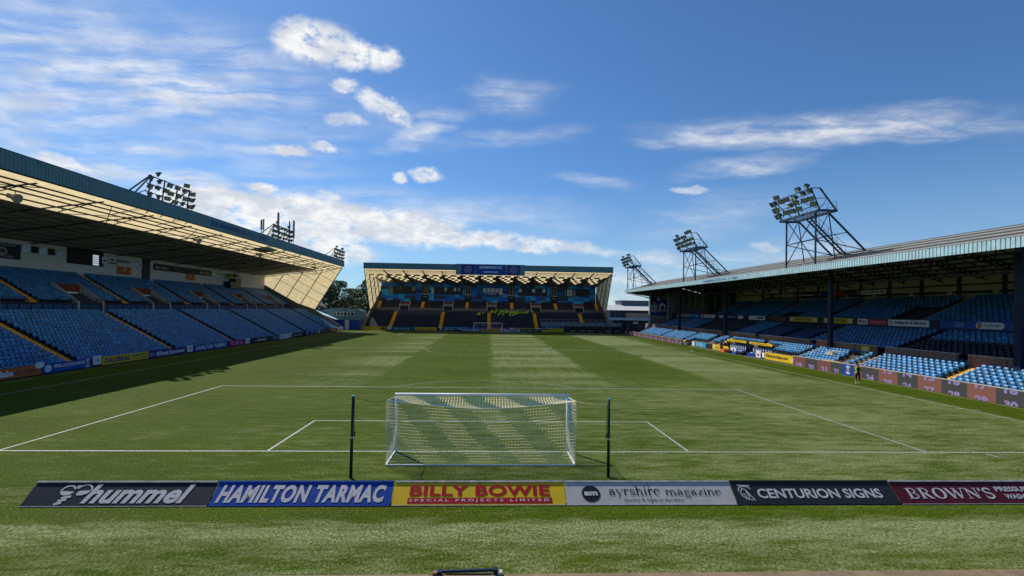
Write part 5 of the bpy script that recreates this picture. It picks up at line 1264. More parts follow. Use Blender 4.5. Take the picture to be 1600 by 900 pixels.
board('sign', 'small yellow crest board on the brick wall of the right stand', 'sign', (40.07, 28.2, 1.95), (0, -1, 0), (0, 0, 1), 1.1, .85, m_signyellow, None, .02, None, draw=lambda p, w, h: p.ell(.55, .42, .28, .28, m_silver), off=.006)
# hoardings on the wall under the upper tier
GH = 'signs along the wall between the tiers of the right stand'
def hoard(y0, y1, label, face, draw=None, z=4.96, h=.68, x=46.5): return board('sign', label, 'sign', (x, y0, z), (0, -1, 0), (0, 0, 1), y0-y1, h, face, GH, .06, None, draw=draw, off=.008)
hoard(93.9, 86.2, 'pale beige sign at the far end of the right stand middle wall', pm('beige_sign', (.33, .31, .28), .5), d_lines([m_grey], 101))
hoard(86.0, 81.6, 'cyan sign with faint print at the far end of the right stand', m_signcyan, d_lines([m_signblue], 102))
hoard(80.6, 74.2, 'white sign with red letters near the far end of the right stand', m_offwhite, lambda p, w, h: [p.rect(.3, .12, 1.7, .55, m_signred), p.raw(scribble(14, 103), 2.2, .36, 3.6, .2, m_signred), p.raw(scribble(12, 104), 2.6, .12, 2.8, .12, m_grey)])
hoard(72.5, 63.2, 'dark sign with white ends beyond the second pillar of the right stand', m_signnavy, lambda p, w, h: [p.rect(.1, .08, 1.7, .62, m_offwhite), p.rect(w-2.0, .06, w-.2, .62, m_offwhite), p.raw(scribble(14, 105), 2.2, .25, 4.4, .25, m_silver)])
hoard(61.5, 56.6, 'white sign with blue stripe just left of the second pillar', m_offwhite, lambda p, w, h: [p.raw(scribble(10, 106), .3, .25, 2.0, .25, m_grey), p.rect(2.5, .2, w-.3, .5, m_signblue)])
hoard(55.3, 51.2, 'brown timber panel between white and yellow signs', pm('brown_panel', (.12, .05, .03), .6))
def d_yel(a): return lambda p, w, h: [p.ell(.5, .34, .24, .24, m_silver), p.ell(w-.5, .34, .24, .24, m_silver), p.text(a, 1.1, .16, w-2.2, .36, m_ink, .03)]
hoard(50.05, 44.0, 'yellow sign with black capitals left of the nearer mid pillar', m_signyellow, d_yel('BUSINESS AT ITS BEST'))
hoard(42.7, 37.5, 'yellow sign partly hidden by the nearer mid pillar', m_signyellow, d_yel('BAKING AT ITS BEST'))
def d_tcs(p, w, h):
    p.rect(0, 0, 1.55, h, m_offwhite); p.ell(.38, .40, .20, .20, m_signred, k=2); p.text('tcs', .72, .16, .7, .36, m_ink, .02, k=3); p.raw(scribble(20, 108), 1.8, .3, 2.4, .16, m_offwhite); p.raw(scribble(20, 109), 1.8, .1, 2.4, .08, m_offwhite)
hoard(36.7, 32.25, 'red and white sign with a red leaf beside the white script sign', pm('bright_red_face', (.42, .02, .04), .45), d_tcs)
hoard(32.15, 27.1, 'white sign with dark italic script between the right stand tiers', m_offwhite, lambda p, w, h: [p.text('Pellegrini & Barlow', .85, .18, 4.0, .38, m_ink, .035, .28), p.rect(.15, .12, .65, .56, m_grey, 'emblem'), p.rect(.2, .17, .6, .51, m_offwhite, 'emblem', 1.6), p.text('PB', .25, .24, .32, .22, m_ink, 0, k=3)], h=.72, z=4.93)
def d_ash(p, w, h):
    u0, u1, v0, v1 = 3.55, 6.05, .08, .70; r = (v1-v0)/2
    V = arc(u0+r, v0+r, r, r, 90, 270, 10)+arc(u1-r, v0+r, r, r, -90, 90, 10); p.add('emblem', V, [tuple(range(len(V)))], m_offwhite, 1.5)
    p.ell(u0+.34, v0+.24, .19, .16, m_signorange, k=2.5); V, F = stroke(arc(u0+.36, v0+.32, .2, .2, 10, 170, 8), .1); p.add('emblem', V, F, m_signnavy, 3)
    p.text('Ashleigh', u0+.68, v0+.15, 1.5, .34, m_darkgrey, .005, k=3); p.raw(scribble(12, 110), u0+.68, v0+.08, .7, .06, m_signorange, k=3)
    for i in range(4): p.raw(scribble(9, 111+i), 1.5, .18+.13*i, .95, .06, m_silver)
    for i in range(3): p.raw(scribble(11, 121+i), 6.6, .30+.12*i, 1.2, .06, m_silver)
hoard(25.86, 16.0, 'long blue sign with a white rounded badge between the right stand tiers', m_signblue, d_ash, h=.76, z=4.92)
GW = 'signs on the cream back wall of the right stand'
def bw(y0, y1, label, face, draw, z=9.0, h=.62): return board('sign', label, 'sign', (53.9, y0, z), (0, -1, 0), (0, 0, 1), y0-y1, h, face, GW, .04, None, draw=draw, off=.01)
bw(45.3, 41.0, 'white sign with two blue globes and dark letters on the cream back wall', m_offwhite, lambda p, w, h: [p.ell(.6, .3, .22, .22, m_signcyan), p.ell(w-.6, .3, .22, .22, m_signcyan), p.text('CADENCE', 1.25, .18, 1.9, .28, m_ink, .01)])
bw(50.0, 48.5, 'red square sign on the cream back wall', pm('dull_red_face', (.3, .03, .02), .5), None); bw(48.3, 46.3, 'dark green sign on the cream back wall', m_signgreen, None)
bw(59.0, 55.0, 'green striped sign on the cream back wall', m_signgreen, lambda p, w, h: p.rect(0, .2, w, .38, m_silver)); bw(53.5, 51.5, 'navy sign on the cream back wall', m_signnavy, None); bw(64.0, 60.5, 'grey sign with an arrow on the cream back wall', pm('grey_white_face', (.4, .4, .42), .5), d_lines([m_darkgrey], 130)); bw(68.0-.4, 66.4, 'small brown red sign on the cream back wall', pm('dull_red_face', (.3, .03, .02), .5), None)
# end wall poster and prohibition sign
def poster():
    def d(p, w, h):
        p.rect(.05, .05, 1.75, .9, m_signblue, 'figure', 1)                      # shorts
        p.rect(.15, .9, 1.7, 2.9, m_silver, 'figure', 1)
        for i in range(4): p.rect(.30+.36*i, .9, .46+.36*i, 2.9, m_signblue, 'figure', 2)
        p.rect(-.0, 1.6, .2, 2.7, m_silver, 'figure', 1.5); p.rect(1.65, 1.0, 1.85, 2.7, m_skin, 'figure', 1.5)
        p.ell(.92, 3.45, .34, .48, m_skin, 'figure', 2); p.ell(.92, 3.75, .36, .24, m_dark, 'figure', 3); p.rect(.7, 2.85, 1.15, 3.1, m_skin, 'figure', 2)
        p.ell(2.0, 4.2, .42, .42, m_silver); p.ell(3.0, 2.3, .85, 1.0, m_silver, k=1.2); p.ell(3.05, 2.0, .42, .7, m_signblack, k=2); p.rect(2.0, 1.2, 4.2, 1.5, m_silver); p.raw(scribble(14, 131), 2.6, 4.1, 1.6, .2, m_silver); p.raw(scribble(16, 132), 2.1, .5, 2.0, .22, m_grey)
    board('poster', 'tall navy poster of a player in a striped shirt at the right stand far end', 'poster', (41.08, 97.2, 5.0), (1, 0, 0), (0, 0, 1), 4.25, 4.75, m_signnavy, None, .04, m_silver, .08, draw=d, off=.012)
    def s(p, w, h):
        V, F = stroke(arc(w/2, h/2, .55, .55, 0, 360, 24), .14); p.add('emblem', V, F, m_signred, 2); V, F = stroke([(w/2-.38, h/2+.38), (w/2+.38, h/2-.38)], .14); p.add('emblem', V, F, m_signred, 2)
    board('sign', 'round red prohibition sign on pale cladding under the player poster', 'sign', (42.8, 97.1, 3.0), (1, 0, 0), (0, 0, 1), 1.7, 1.6, m_grey, None, .04, None, draw=s, off=.012)
    board('sign', 'pale notice beside the player poster at the far end of the right stand', 'sign', (45.8, 97.1, 7.2), (1, 0, 0), (0, 0, 1), 1.35, 2.4, m_grey, None, .04, None, draw=d_lines([m_darkgrey, m_darkgrey, m_darkgrey], 133), off=.012)
poster()
# letters on fascias
def fascia_letters():
    t = thing('fascia_lettering', 'dark blue club name letters along the teal fascia of the left stand', 'lettering', (-37.4, 52, 17))
    p = Plate((-37.42, 44.6, 16.95), (0, 1, 0), (0, 0, 1), .01); p.text('KILMARNOCK F.C. 1869', 0, 0, 15.9, .74, pm('deep_blue_letter', (.012, .03, .22), .4), .05, 0, 1.25); p.build(t)
    t = thing('fascia_lettering', 'small blue letters on the pale fascia of the right stand', 'lettering', (34.3, 48, 11))
    p = Plate((34.36, 53.5, 10.86), (0, -1, 0), (0, 0, 1), .01); p.text('KILMARNOCK F.C. | 1869', 0, 0, 10.5, .36, pm('mid_blue_letter', (.02, .09, .36), .4), .02, 0, 1.1); p.build(t)
fascia_letters()
# signs on the back wall of the left stand
GLW = 'signs on the white back wall of the left stand'
def lw(y0, y1, z, h, label, face, draw=None): return board('sign', label, 'sign', (-57.38, y0, z), (0, 1, 0), (0, 0, 1), y1-y0, h, face, GLW, .05, None, draw=draw, off=.008)
lw(33.5, 39.75, 11.35, 1.85, 'large black sign with two pale round badges on the left stand back wall', m_signblack, lambda p, w, h: [p.ell(w-3.9, .95, .6, .52, m_silver), p.ell(w-2.2, .85, .6, .52, pm('dull_silver', (.28, .28, .28), .5)), p.ell(w-3.9, 1.0, .38, .22, m_darkgrey, k=2.5), p.ell(w-2.2, .9, .38, .22, m_darkgrey, k=2.5), p.text('AYR & GLASGOW', w-5.6, 1.52, 5.0, .2, m_silver, .02, 0, 1.2), p.text('LIVE', w-4.6, .16, .9, .22, m_silver, .03), p.raw(scribble(11, 141), w-3.5, .16, 2.6, .22, m_rim)])
lw(53.2, 59.2, 12.2, .95, 'white sign with navy capitals and a green stripe on the left stand back wall', m_offwhite, lambda p, w, h: [p.rect(.0, .0, 1.6, .25, pm('grass_green_ink', (.08, .25, .05), .5)), p.rect(.3, .45, 1.0, .75, m_signblack), p.text('MOBWAY', 1.35, .28, 3.0, .56, m_signnavy, .05), p.raw(scribble(6, 142), 4.5, .55, 1.2, .3, m_signred)])
lw(54.9, 57.6, 10.75, 1.2, 'orange letter I panel directly below the white sign with navy capitals', m_signorange, lambda p, w, h: [p.rect(1.05, .5, 1.65, .6, m_silver), p.rect(1.25, .5, 1.45, 1.05, m_silver), p.rect(1.05, .95, 1.65, 1.05, m_silver), p.raw(scribble(10, 143), .3, .15, 2.0, .18, m_signmaroon)])
for i, (a, b, s) in enumerate(((51.9, 53.0, 'left of the white sign with navy capitals'), (59.3, 60.0, 'right of the white sign with navy capitals'), (61.9-.0, 62.5, 'left of the long black sign'))):
    lw(a, b, 12.1, 1.0, 'small white number card '+s, m_offwhite, lambda p, w, h: [p.rect(w*.25, .3, w*.45, .6, m_darkgrey), p.rect(w*.55, .3, w*.75, .6, m_darkgrey)])
def d_act(p, w, h):
    for u in (.4, w-3.9):
        p.text('Acti', u, .22, .95, .55, m_silver, .03); p.text('v', u+1.0, .22, .35, .5, m_signorange, .06); p.text('eOffice', u+1.4, .22, 1.9, .55, m_silver, .01)
    for i in range(2): p.raw(scribble(18, 145+i), 4.8+i*.6, .65-.42*i, 3.2, .2, m_grey); p.raw(scribble(12, 148+i), 9.2, .65-.42*i, 2.6, .2, m_grey)
lw(62.7, 79.4, 12.05, 1.1, 'long black sign with pale lettering at both ends on the left stand back wall', m_signblack, d_act)
lw(71.4, 74.0, 10.85, 1.15, 'orange letter I panel directly below the long black sign', m_signorange, lambda p, w, h: [p.rect(1.05, .5, 1.65, .6, m_silver), p.rect(1.25, .5, 1.45, 1.05, m_silver), p.rect(1.05, .95, 1.65, 1.05, m_silver)])
lw(79.7, 81.2, 12.2, 1.1, 'small white square card beyond the long black sign', m_offwhite, None)
lw(81.6, 86.2, 12.2, 1.15, 'pale white and green sign near the camera gantry', m_offwhite, lambda p, w, h: [p.rect(.3, .55, 4.0, .75, pm('grass_green_ink', (.08, .25, .05), .5)), p.raw(scribble(14, 151), .4, .2, 3.4, .2, m_grey)])
def gantry():
    t = thing('camera_gantry', 'dark green camera box with railing and yellow green cover high in the left stand', 'camera platform', (-56.8, 86.2, 10))
    mb = MB(); mb.box((-57.3, 86.0, 9.9), (-55.9, 88.3, 12.0)); mb.build('box', m_signgreen, t); mb = MB(); mb.box((-57.3, 84.0, 9.9), (-55.9, 85.98, 11.2)); mb.build('base', m_navy, t)
    mb = MB()
    for y in (84.0, 85, 86, 87.2, 88.3): mb.tube((-55.9, y, 11.2), (-55.9, y, 12.7), .03, 5)
    for z in (12.1, 12.7): mb.tube((-55.9, 84, z), (-55.9, 88.3, z), .03, 5)
    mb.build('railing', m_steel, t)
    mb = MB(); mb.poly([(-56.9, 84.1, 12.2), (-56.1, 84.1, 12.2), (-56.1, 85.9, 12.2), (-56.9, 85.9, 12.2), (-56.8, 84.9, 13.1), (-56.2, 85.5, 13.1)], [(0, 1, 2, 3), (0, 1, 4), (1, 2, 5), (2, 3, 5, 4), (3, 0, 4), (1, 5, 4)]); mb.build('cover', pm('dull_hi_vis', (.26, .42, .03), .7), t)
    mb = MB(); mb.box((-56.9, 86.4, 12.4), (-56.2, 87.6, 13.1)); mb.tube((-56.5, 87.6, 12.8), (-56.5, 88.2, 12.6), .15, 8); mb.build('camera', m_black, t)
gantry()
def speaker_horn(y, s, label):
    x, _, _ = LT(s, y, 0); z = roofz(s)-.35; t = thing('loudspeaker', label, 'loudspeaker', (x, y, z), 'loudspeakers under the left stand roof')
    mb = MB(); mb.tube((x, y, z), (x, y, z-.45), .03, 6); mb.build('bracket', m_steel, t)
    mb = MB(); mb.tube((x-.35, y, z-.55), (x+.25, y, z-.75), .18, 10, .42); mb.tube((x-.6, y, z-.47), (x-.35, y, z-.55), .2, 10, .2); mb.build('horn', pm('grey_horn', (.22, .2, .17), .5), t)
for y, l in ((21.3, 'nearest grey horn loudspeaker under the left roof edge'), (46.5, 'second grey horn loudspeaker under the left roof edge'), (64.0, 'third grey horn loudspeaker under the left roof edge'), (90.0, 'farthest grey horn loudspeaker under the left roof edge')): speaker_horn(y, 2.6, l)

# ================================================================== FLOODLIGHTS
def lamp_mesh():
    mb = MB(); mb.mi = 0
    a, b, d = .30, .235, .22      # opening half width, half height, depth; faces -X
    mb.poly([(-.05, -a, -b), (-.05, a, -b), (-.05, a, b), (-.05, -a, b), (d, -a*.95, -b*.92), (d, a*.95, -b*.92), (d, a*.95, b*.92), (d, -a*.95, b*.92)], [(4, 5, 6, 7), (0, 1, 5, 4), (1, 2, 6, 5), (2, 3, 7, 6), (3, 0, 4, 7)])
    mb.box((-.09, -a-.03, b), (.06, a+.03, b+.04)); mb.box((d-.05, -.1, -.1), (d+.16, .1, .1)); mb.bar((.1, -a-.02, 0), (.12, -a-.02, -b-.18), .03); mb.bar((.1, a+.02, 0), (.12, a+.02, -b-.18), .03)
    mb.mi = 1; mb.face([(-.06, -a, -b), (-.06, -a, b), (-.06, a, b), (-.06, a, -b)])
    me = bpy.data.meshes.new('floodlight_lamp'); me.from_pydata(mb.v, [], mb.f); me.materials.append(m_lampbody); me.materials.append(m_lampgreen); me.polygons.foreach_set('material_index', mb.m); return me
LAMP = lamp_mesh()
def add_lamp(t, p, az, tilt):
    o = bpy.data.objects.new('floodlight_lamp', LAMP); COL.objects.link(o); o.parent = t; o.location = Vector(p)-t.location
    o.rotation_euler = (0, -tilt, az); return o
def right_tower(label, y, seed):
    r = random.Random(seed); t = thing('floodlight_tower', label, 'floodlight', (37.5, y, 11.5), 'floodlight towers on the right stand roof')
    y0, y1 = y-2.45, y+2.45; xf, zr = 34.75, 11.4; zp = 16.95; xr = 40.3; zb = 12.95; xb = 36.15
    p0, p1 = y-3.65, y+3.05; S1 = m_steelblue
    for yy in (y0, y1): mb = MB(); mb.bar((xf, yy, zr), (xf, yy, zp), .14, .14, (0, 1, 0)); mb.build('leg', S1, t)
    for yy in (y0, y1): mb = MB(); mb.bar((xb, yy, zp), (xr, yy, zb), .15, .15, (0, 1, 0)); mb.build('leg', S1, t)
    mb = MB(); zm = 14.1; d = .07
    mb.bar((xf, y0, zp), (xf, y1, zr+.3), d); mb.bar((xf, y1, zp), (xf, y0, zr+.3), d); mb.bar((xf, y0, zm), (xf, y1, zm), d)
    for yy in (y0, y1):
        mb.bar((xf, yy, zm), (xr-.05, yy, zb+.1), .08); mb.bar((xf, yy, zm), (xb, yy, zp-.05), d); mb.bar((xb, yy, zp), (36.9, yy, 12.1), .08); mb.bar((36.6, yy, 14.6), (38.3, yy, 14.93), d); mb.bar((xf, yy, zm), (36.6, yy, 14.6), d)
    mb.bar((xr, y0, zb+.08), (xr, y1, zb+.08), .10); mb.bar((36.6, y0, 14.6), (36.6, y1, 14.6), d); mb.bar((38.3, y0, 14.95), (38.3, y1, 14.95), d)
    mb.build('bracing', S1, t)
    mb = MB()
    for i in range(18): q = p0+(p1-p0)*i/17; mb.box((34.3, q-.03, zp+.02), (xb, q+.03, zp+.06))
    mb.box((34.22, p0, zp-.12), (34.32, p1, zp+.12)); mb.box((xb, p0, zp-.12), (xb+.1, p1, zp+.12)); mb.box((34.3, p0, zp-.12), (xb, p0+.1, zp+.1)); mb.box((34.3, p1-.1, zp-.12), (xb, p1, zp+.1)); mb.build('platform', S1, t)
    fx = lambda k: 34.4-.95*k; fz = lambda k: zp+.15+2.15*k
    mb = MB(); q0, q1 = p0+.15, p1-.15
    for yy in (q0, (q0+q1)/2, q1): mb.bar((fx(0), yy, fz(0)), (fx(1), yy, fz(1)), .10, .10, (0, 1, 0))
    for k in (.2, .5, .8, 1.0): mb.bar((fx(k), q0-.1, fz(k)), (fx(k), q1+.1, fz(k)), .07)
    for yy in (q0,): mb.bar((fx(1), yy, fz(1)), (34.4, yy, fz(1)+.05), .08); mb.bar((34.4, yy, fz(1)+.05), (xb, yy, zp+.1), .12); mb.bar((fx(.5), yy, fz(.5)), (35.25, yy, fz(.55)), .05); mb.bar((fx(0), yy, fz(0)), (35.25, yy, fz(.55)), .05)
    mb.bar((fx(1), q1, fz(1)), (xb, q1, zp+.1), .07); mb.bar((fx(0), q0, fz(0)), (fx(.8), (q0+q1)/2, fz(.8)), .05); mb.bar((fx(0), q1, fz(0)), (fx(.8), (q0+q1)/2, fz(.8)), .05)
    for z in (.5, 1.0): mb.bar((xb, p0+.1, zp+z), (xb, p1-.1, zp+z), .03)
    for i in range(6): q = p0+.1+(p1-p0-.2)*i/5; mb.bar((xb, q, zp), (xb, q, zp+1.0), .03)
    mb.build('lamp_rack', S1, t)
    mb = MB(); ys_ = y+.6; L = lambda a: (36.1+4.1*a, zp-.1-3.9*a)
    for dy in (-.32, .32): (xa, za), (xe, ze) = L(0), L(1); mb.bar((xa, ys_+dy, za), (xe, ys_+dy, ze), .07, .18); mb.bar((xa, ys_+dy, za+.95), (xe, ys_+dy, ze+.95), .03)
    for i in range(16): xa, za = L(i/15); mb.box((xa-.1, ys_-.32, za-.02), (xa+.12, ys_+.32, za+.02))
    for i in range(5):
        xa, za = L(i/4)
        for dy in (-.32, .32): mb.bar((xa, ys_+dy, za), (xa, ys_+dy, za+.95), .03)
    mb.build('stair', S1, t)
    for k, n in ((.22, 6), (.52, 6), (.82, 6)):
        for i in range(n):
            yy = q0+.3+(q1-q0-.5)*i/(n-1)+r.uniform(-.15, .15)
            if r.random() < .06: continue
            add_lamp(t, (fx(k)-.22, yy, fz(k)+r.uniform(-.05, .1)), r.uniform(-.35, .95), rad(r.uniform(18, 34)))
    for f in (.12, .34, .93): add_lamp(t, (fx(1)-.02, q0+(q1-q0)*f, fz(1)+.34), r.uniform(-.6, .9), rad(25))
    for k in (.18, .5, .85): add_lamp(t, (fx(k)-.15, q1+.45, fz(k)), -.9, rad(25))
    return t
right_tower('nearest tall floodlight tower on the right stand roof', 30.45, 5)
right_tower('middle floodlight tower on the right stand roof', 59.55, 6)
right_tower('farthest floodlight tower at the end of the right stand roof', 93.6, 7)
def left_rack(label, y0, y1, seed, lean=True):
    r = random.Random(seed); zb = 17.6; x = -38.5; t = thing('floodlight_rack', label, 'floodlight', (x, (y0+y1)/2, zb), 'floodlight racks on the left stand roof')
    mb = MB(); S1 = m_steelblue; zt = 20.7; xt = -38.0
    for k in range(4):
        yy = y0+.4+(y1-y0-.8)*k/3; mb.bar((x, yy, zb-1.2), (xt, yy, zt), .11, .11, (0, 1, 0))
    for z in (18.8, 19.7, 20.6): f = (z-zb)/(zt-zb); mb.bar((x+(xt-x)*f, y0, z), (x+(xt-x)*f, y1, z), .09)
    for yy in (y0+.4, y1-.4): mb.bar((xt, yy, zt), (-42.6, yy, zb-.4), .12); mb.bar((-42.6, yy, zb-.4), (x, yy, 19), .07)
    mb.bar((xt, y0+.4, 20.6), (xt-.3, y0-1.8, 18.0), .12); mb.build('rack_frame', S1, t)
    for z, n in ((18.55, 6), (19.35, 7), (20.2, 6)):
        for i in range(n):
            f = (z-zb)/(zt-zb); add_lamp(t, (x+(xt-x)*f+.3, y0+.3+(y1-y0-.5)*i/(n-1)+r.uniform(-.2, .2), z+r.uniform(-.05, .12)), math.pi+r.uniform(-.8, .8), rad(r.uniform(18, 32)))
    for i in (.2, .85): add_lamp(t, (xt+.15, y0+(y1-y0)*i, zt+.33), math.pi+r.uniform(-.8, .8), rad(25))
    for z in (18.7, 19.5, 20.3): add_lamp(t, (x+.6, y1+.35, z), math.pi+.7, rad(25))
    return t
left_rack('nearest floodlight rack on the left stand roof', 33.6, 41.2, 15)
rk = left_rack('middle floodlight rack on the left stand roof among the antennas', 64.0, 71.4, 16)
left_rack('farthest floodlight rack at the end of the left stand roof', 97.0, 103.6, 17)
def antenna(label, x, y, z0, z1, r_):
    t = thing('antenna', label, 'antenna', (x, y, z0), 'phone antennas on the left stand roof'); mb = MB(); mb.tube((x, y, z0), (x, y, z1), .05, 8); mb.build('mast', m_grey, t)
    mb = MB(); mb.box((x-.12, y-r_, z0+(z1-z0)*.42), (x+.12, y+r_, z1)); mb.build('panel', pm('antenna_grey', (.20, .20, .19), .5), t)
antenna('tallest panel antenna beside the middle left floodlight rack', -40.6, 71.8, 17.5, 24.1, .2); antenna('twin short panel antenna on the left roof before the middle rack', -41, 66.0, 18.5, 21.6, .14); antenna('thin second rod of the twin antenna on the left roof', -41, 66.8, 18.5, 21.9, .06)
antenna('panel antenna at the far side of the middle left rack', -40.6, 79.0, 17.5, 23.9, .22); antenna('thin rod antenna inside the far side of the middle left rack', -40.6, 76.9, 17.5, 23.4, .07)
def cab():
    t = thing('equipment_cabinet', 'grey equipment cabinet on the left stand roof before the middle rack', 'cabinet', (-41, 66, 17.5)); mb = MB(); mb.box((-42, 64.6, 16.3), (-40, 68.6, 18.9)); mb.build('body', pm('cabinet_grey', (.36, .36, .38), .5), t)
    mb = MB(); mb.box((-39.98, 64.9, 18.1), (-39.94, 66.4, 18.8)); mb.box((-39.98, 66.7, 18.1), (-39.94, 68.3, 18.8)); mb.build('door', pm('cabinet_dark', (.18, .18, .2), .5), t)
cab()

# ================================================================== CORNERS AND BACKGROUND
def control_box():
    t = thing('control_room', 'teal corner control room on a blue painted base between the left and far stands', 'building', (-40, 110, 0))
    mb = MB(); mb.box((-44.6, 108.2, 0), (-34.9, 114, 2.6)); mb.build('base', m_signblue, t)
    mb = MB(); x0, x1 = -42.0, -35.6
    mb.poly([(x0, 108, 2.6), (x1, 108, 2.6), (x1+1.2, 109.3, 2.6), (x1+1.2, 114, 2.6), (-46.5, 114, 2.6), (-46.5, 110.2, 2.6), (x0, 108, 5.72), (x1, 108, 5.75), (x1+1.2, 109.3, 5.05), (x1+1.2, 114, 5.0), (-46.5, 114, 5.0), (-46.5, 110.2, 4.95)], [(0, 1, 7, 6), (1, 2, 8, 7), (2, 3, 9, 8), (3, 4, 10, 9), (4, 5, 11, 10), (5, 0, 6, 11), (6, 7, 8, 9, 10, 11), (0, 5, 4, 3, 2, 1)]); mb.build('cabin', m_teal, t)
    mb = MB(); mb.box((-41.7, 107.9, 3.75), (-36.1, 107.99, 4.72)); f = mb.build('window_frame', m_white, t)
    for i in range(6): mb = MB(); a = -41.6+.93*i; mb.box((a, 107.86, 3.84), (a+.72, 107.9, 4.62)); mb.build('pane', m_glass if i % 2 else pm('brown_pane', (.14, .10, .07), .3), f)
    mb = MB(); mb.box((-44.9, 108.75, 3.9), (-43.2, 108.8, 4.5)); mb.build('side_window', m_glass, t)
    mb = MB(); mb.box((-38.6, 108.1, 0), (-37.5, 108.19, 2.55)); mb.build('door', m_silver, t)
    mb = MB(); mb.ext([(0, 5.05), (6.4, 2.72), (6.4, 2.8), (0, 5.13)], lambda s, tt, z: (-46.2+s, tt, z), 104.3, 107.8); mb.build('lean_to_roof', m_tealpale, t)
    mb = MB(); mb.box((-46, 104.5, 0), (-40.2, 107.6, 2.5)); mb.build('lean_to', m_signblue, t)
    p = Plate((-37.8, 107.99, 4.95), (1, 0, 0), (0, 0, 1), .012); p.text('POLICE', 0, 0, 1.9, .42, m_silver, .03); p.build(t)
control_box()
def leaf_tree(name, label, x, y, h, w, mat, seed, n=5200, shape='round', trunk=.3):
    t = thing(name, label, 'tree', (x, y, 0), 'trees beyond the left corner'); r = np.random.default_rng(seed); mb = MB()
    mb.tube((x, y, 0), (x, y, h*.55), .34, 8, .18)
    for i in range(7):
        a = r.uniform(0, 6.28); z = h*r.uniform(.2, .5); mb.tube((x, y, z), (x+math.cos(a)*w*.32, y+math.sin(a)*w*.32, z+h*.22), .13, 6, .05)
    mb.build('trunk', pm('bark', (.05, .04, .03), .9), t)
    nb = 34; C = []
    for i in range(nb):
        f = r.uniform(.12, 1); rad_ = w*.5*(math.sin(math.pi*min(1, f*.80+.14))**.7 if shape == 'round' else (1.05-f)**.7); a = r.uniform(0, 6.28); q = rad_*math.sqrt(r.uniform(.25, 1))
        C.append((x+math.cos(a)*q, y+math.sin(a)*q, h*(.12+.82*f), w*r.uniform(.10, .19)))
    idx = r.integers(0, nb, n); D = r.normal(size=(n, 3)); D /= np.linalg.norm(D, axis=1)[:, None]; rr = r.uniform(.45, 1, n)**.5
    P = np.array([C[i][:3] for i in idx])+D*(np.array([C[i][3] for i in idx])*rr)[:, None]*np.array([1, 1, .8])
    A = r.normal(size=(n, 3)); A /= np.linalg.norm(A, axis=1)[:, None]; B = np.cross(A, r.normal(size=(n, 3))); B /= np.linalg.norm(B, axis=1)[:, None]; sz = r.uniform(.16, .34, n)[:, None]
    V = np.stack([P-A*sz, P+B*sz*.7, P+A*sz, P-B*sz*.7], 1).reshape(-1, 3)
    me = bpy.data.meshes.new('crown'); V -= np.array(t.location); me.from_pydata([tuple(v) for v in V], [], [(4*i, 4*i+1, 4*i+2, 4*i+3) for i in range(n)]); me.materials.append(mat)
    o = bpy.data.objects.new('crown', me); COL.objects.link(o); o.parent = t; return t
m_leafd = pm('dark_foliage', (.042, .072, .024), .7, var=.35, scale=.5, island=.4); m_leafm = pm('mid_foliage', (.105, .155, .042), .7, var=.35, scale=.5, island=.45)
leaf_tree('broadleaf_tree', 'dense dark rounded tree left of the other corner trees', -53, 138, 12.5, 15, m_leafd, 31, 7000)
leaf_tree('broadleaf_tree', 'lighter airy tree right of the dense dark tree in the corner gap', -44.8, 150, 16, 13, m_leafm, 32, 6000)
leaf_tree('broadleaf_tree', 'tall lighter tree behind the dense dark tree in the corner gap', -55, 158, 16.2, 14, m_leafm, 33, 6000)
leaf_tree('broadleaf_tree', 'dark tree partly hidden by the far stand left gable', -38.0, 140, 14.2, 8.5, m_leafd, 34, 4200)
leaf_tree('broadleaf_tree', 'low bushy tree under the lighter trees at the corner', -44, 132, 6.5, 9, m_leafm, 35, 2600)
def house():
    t = thing('house', 'pale house glimpsed between the corner trees', 'house', (-44, 190, 0)); mb = MB(); mb.box((-56, 188, 0), (-40, 196, 6.0)); mb.build('wall', pm('pale_render', (.5, .48, .44), .8), t)
    mb = MB(); mb.ext([(0, 6.0), (4, 9.4), (8, 6.0)], lambda s, tt, z: (tt, 188+s, z), -56.3, -39.7); mb.build('roof', pm('slate', (.12, .1, .1), .8), t)
    mb = MB(); mb.box((-46, 187.9, 3.4), (-44.6, 187.98, 4.8)); mb.build('window', m_glass, t)
house()
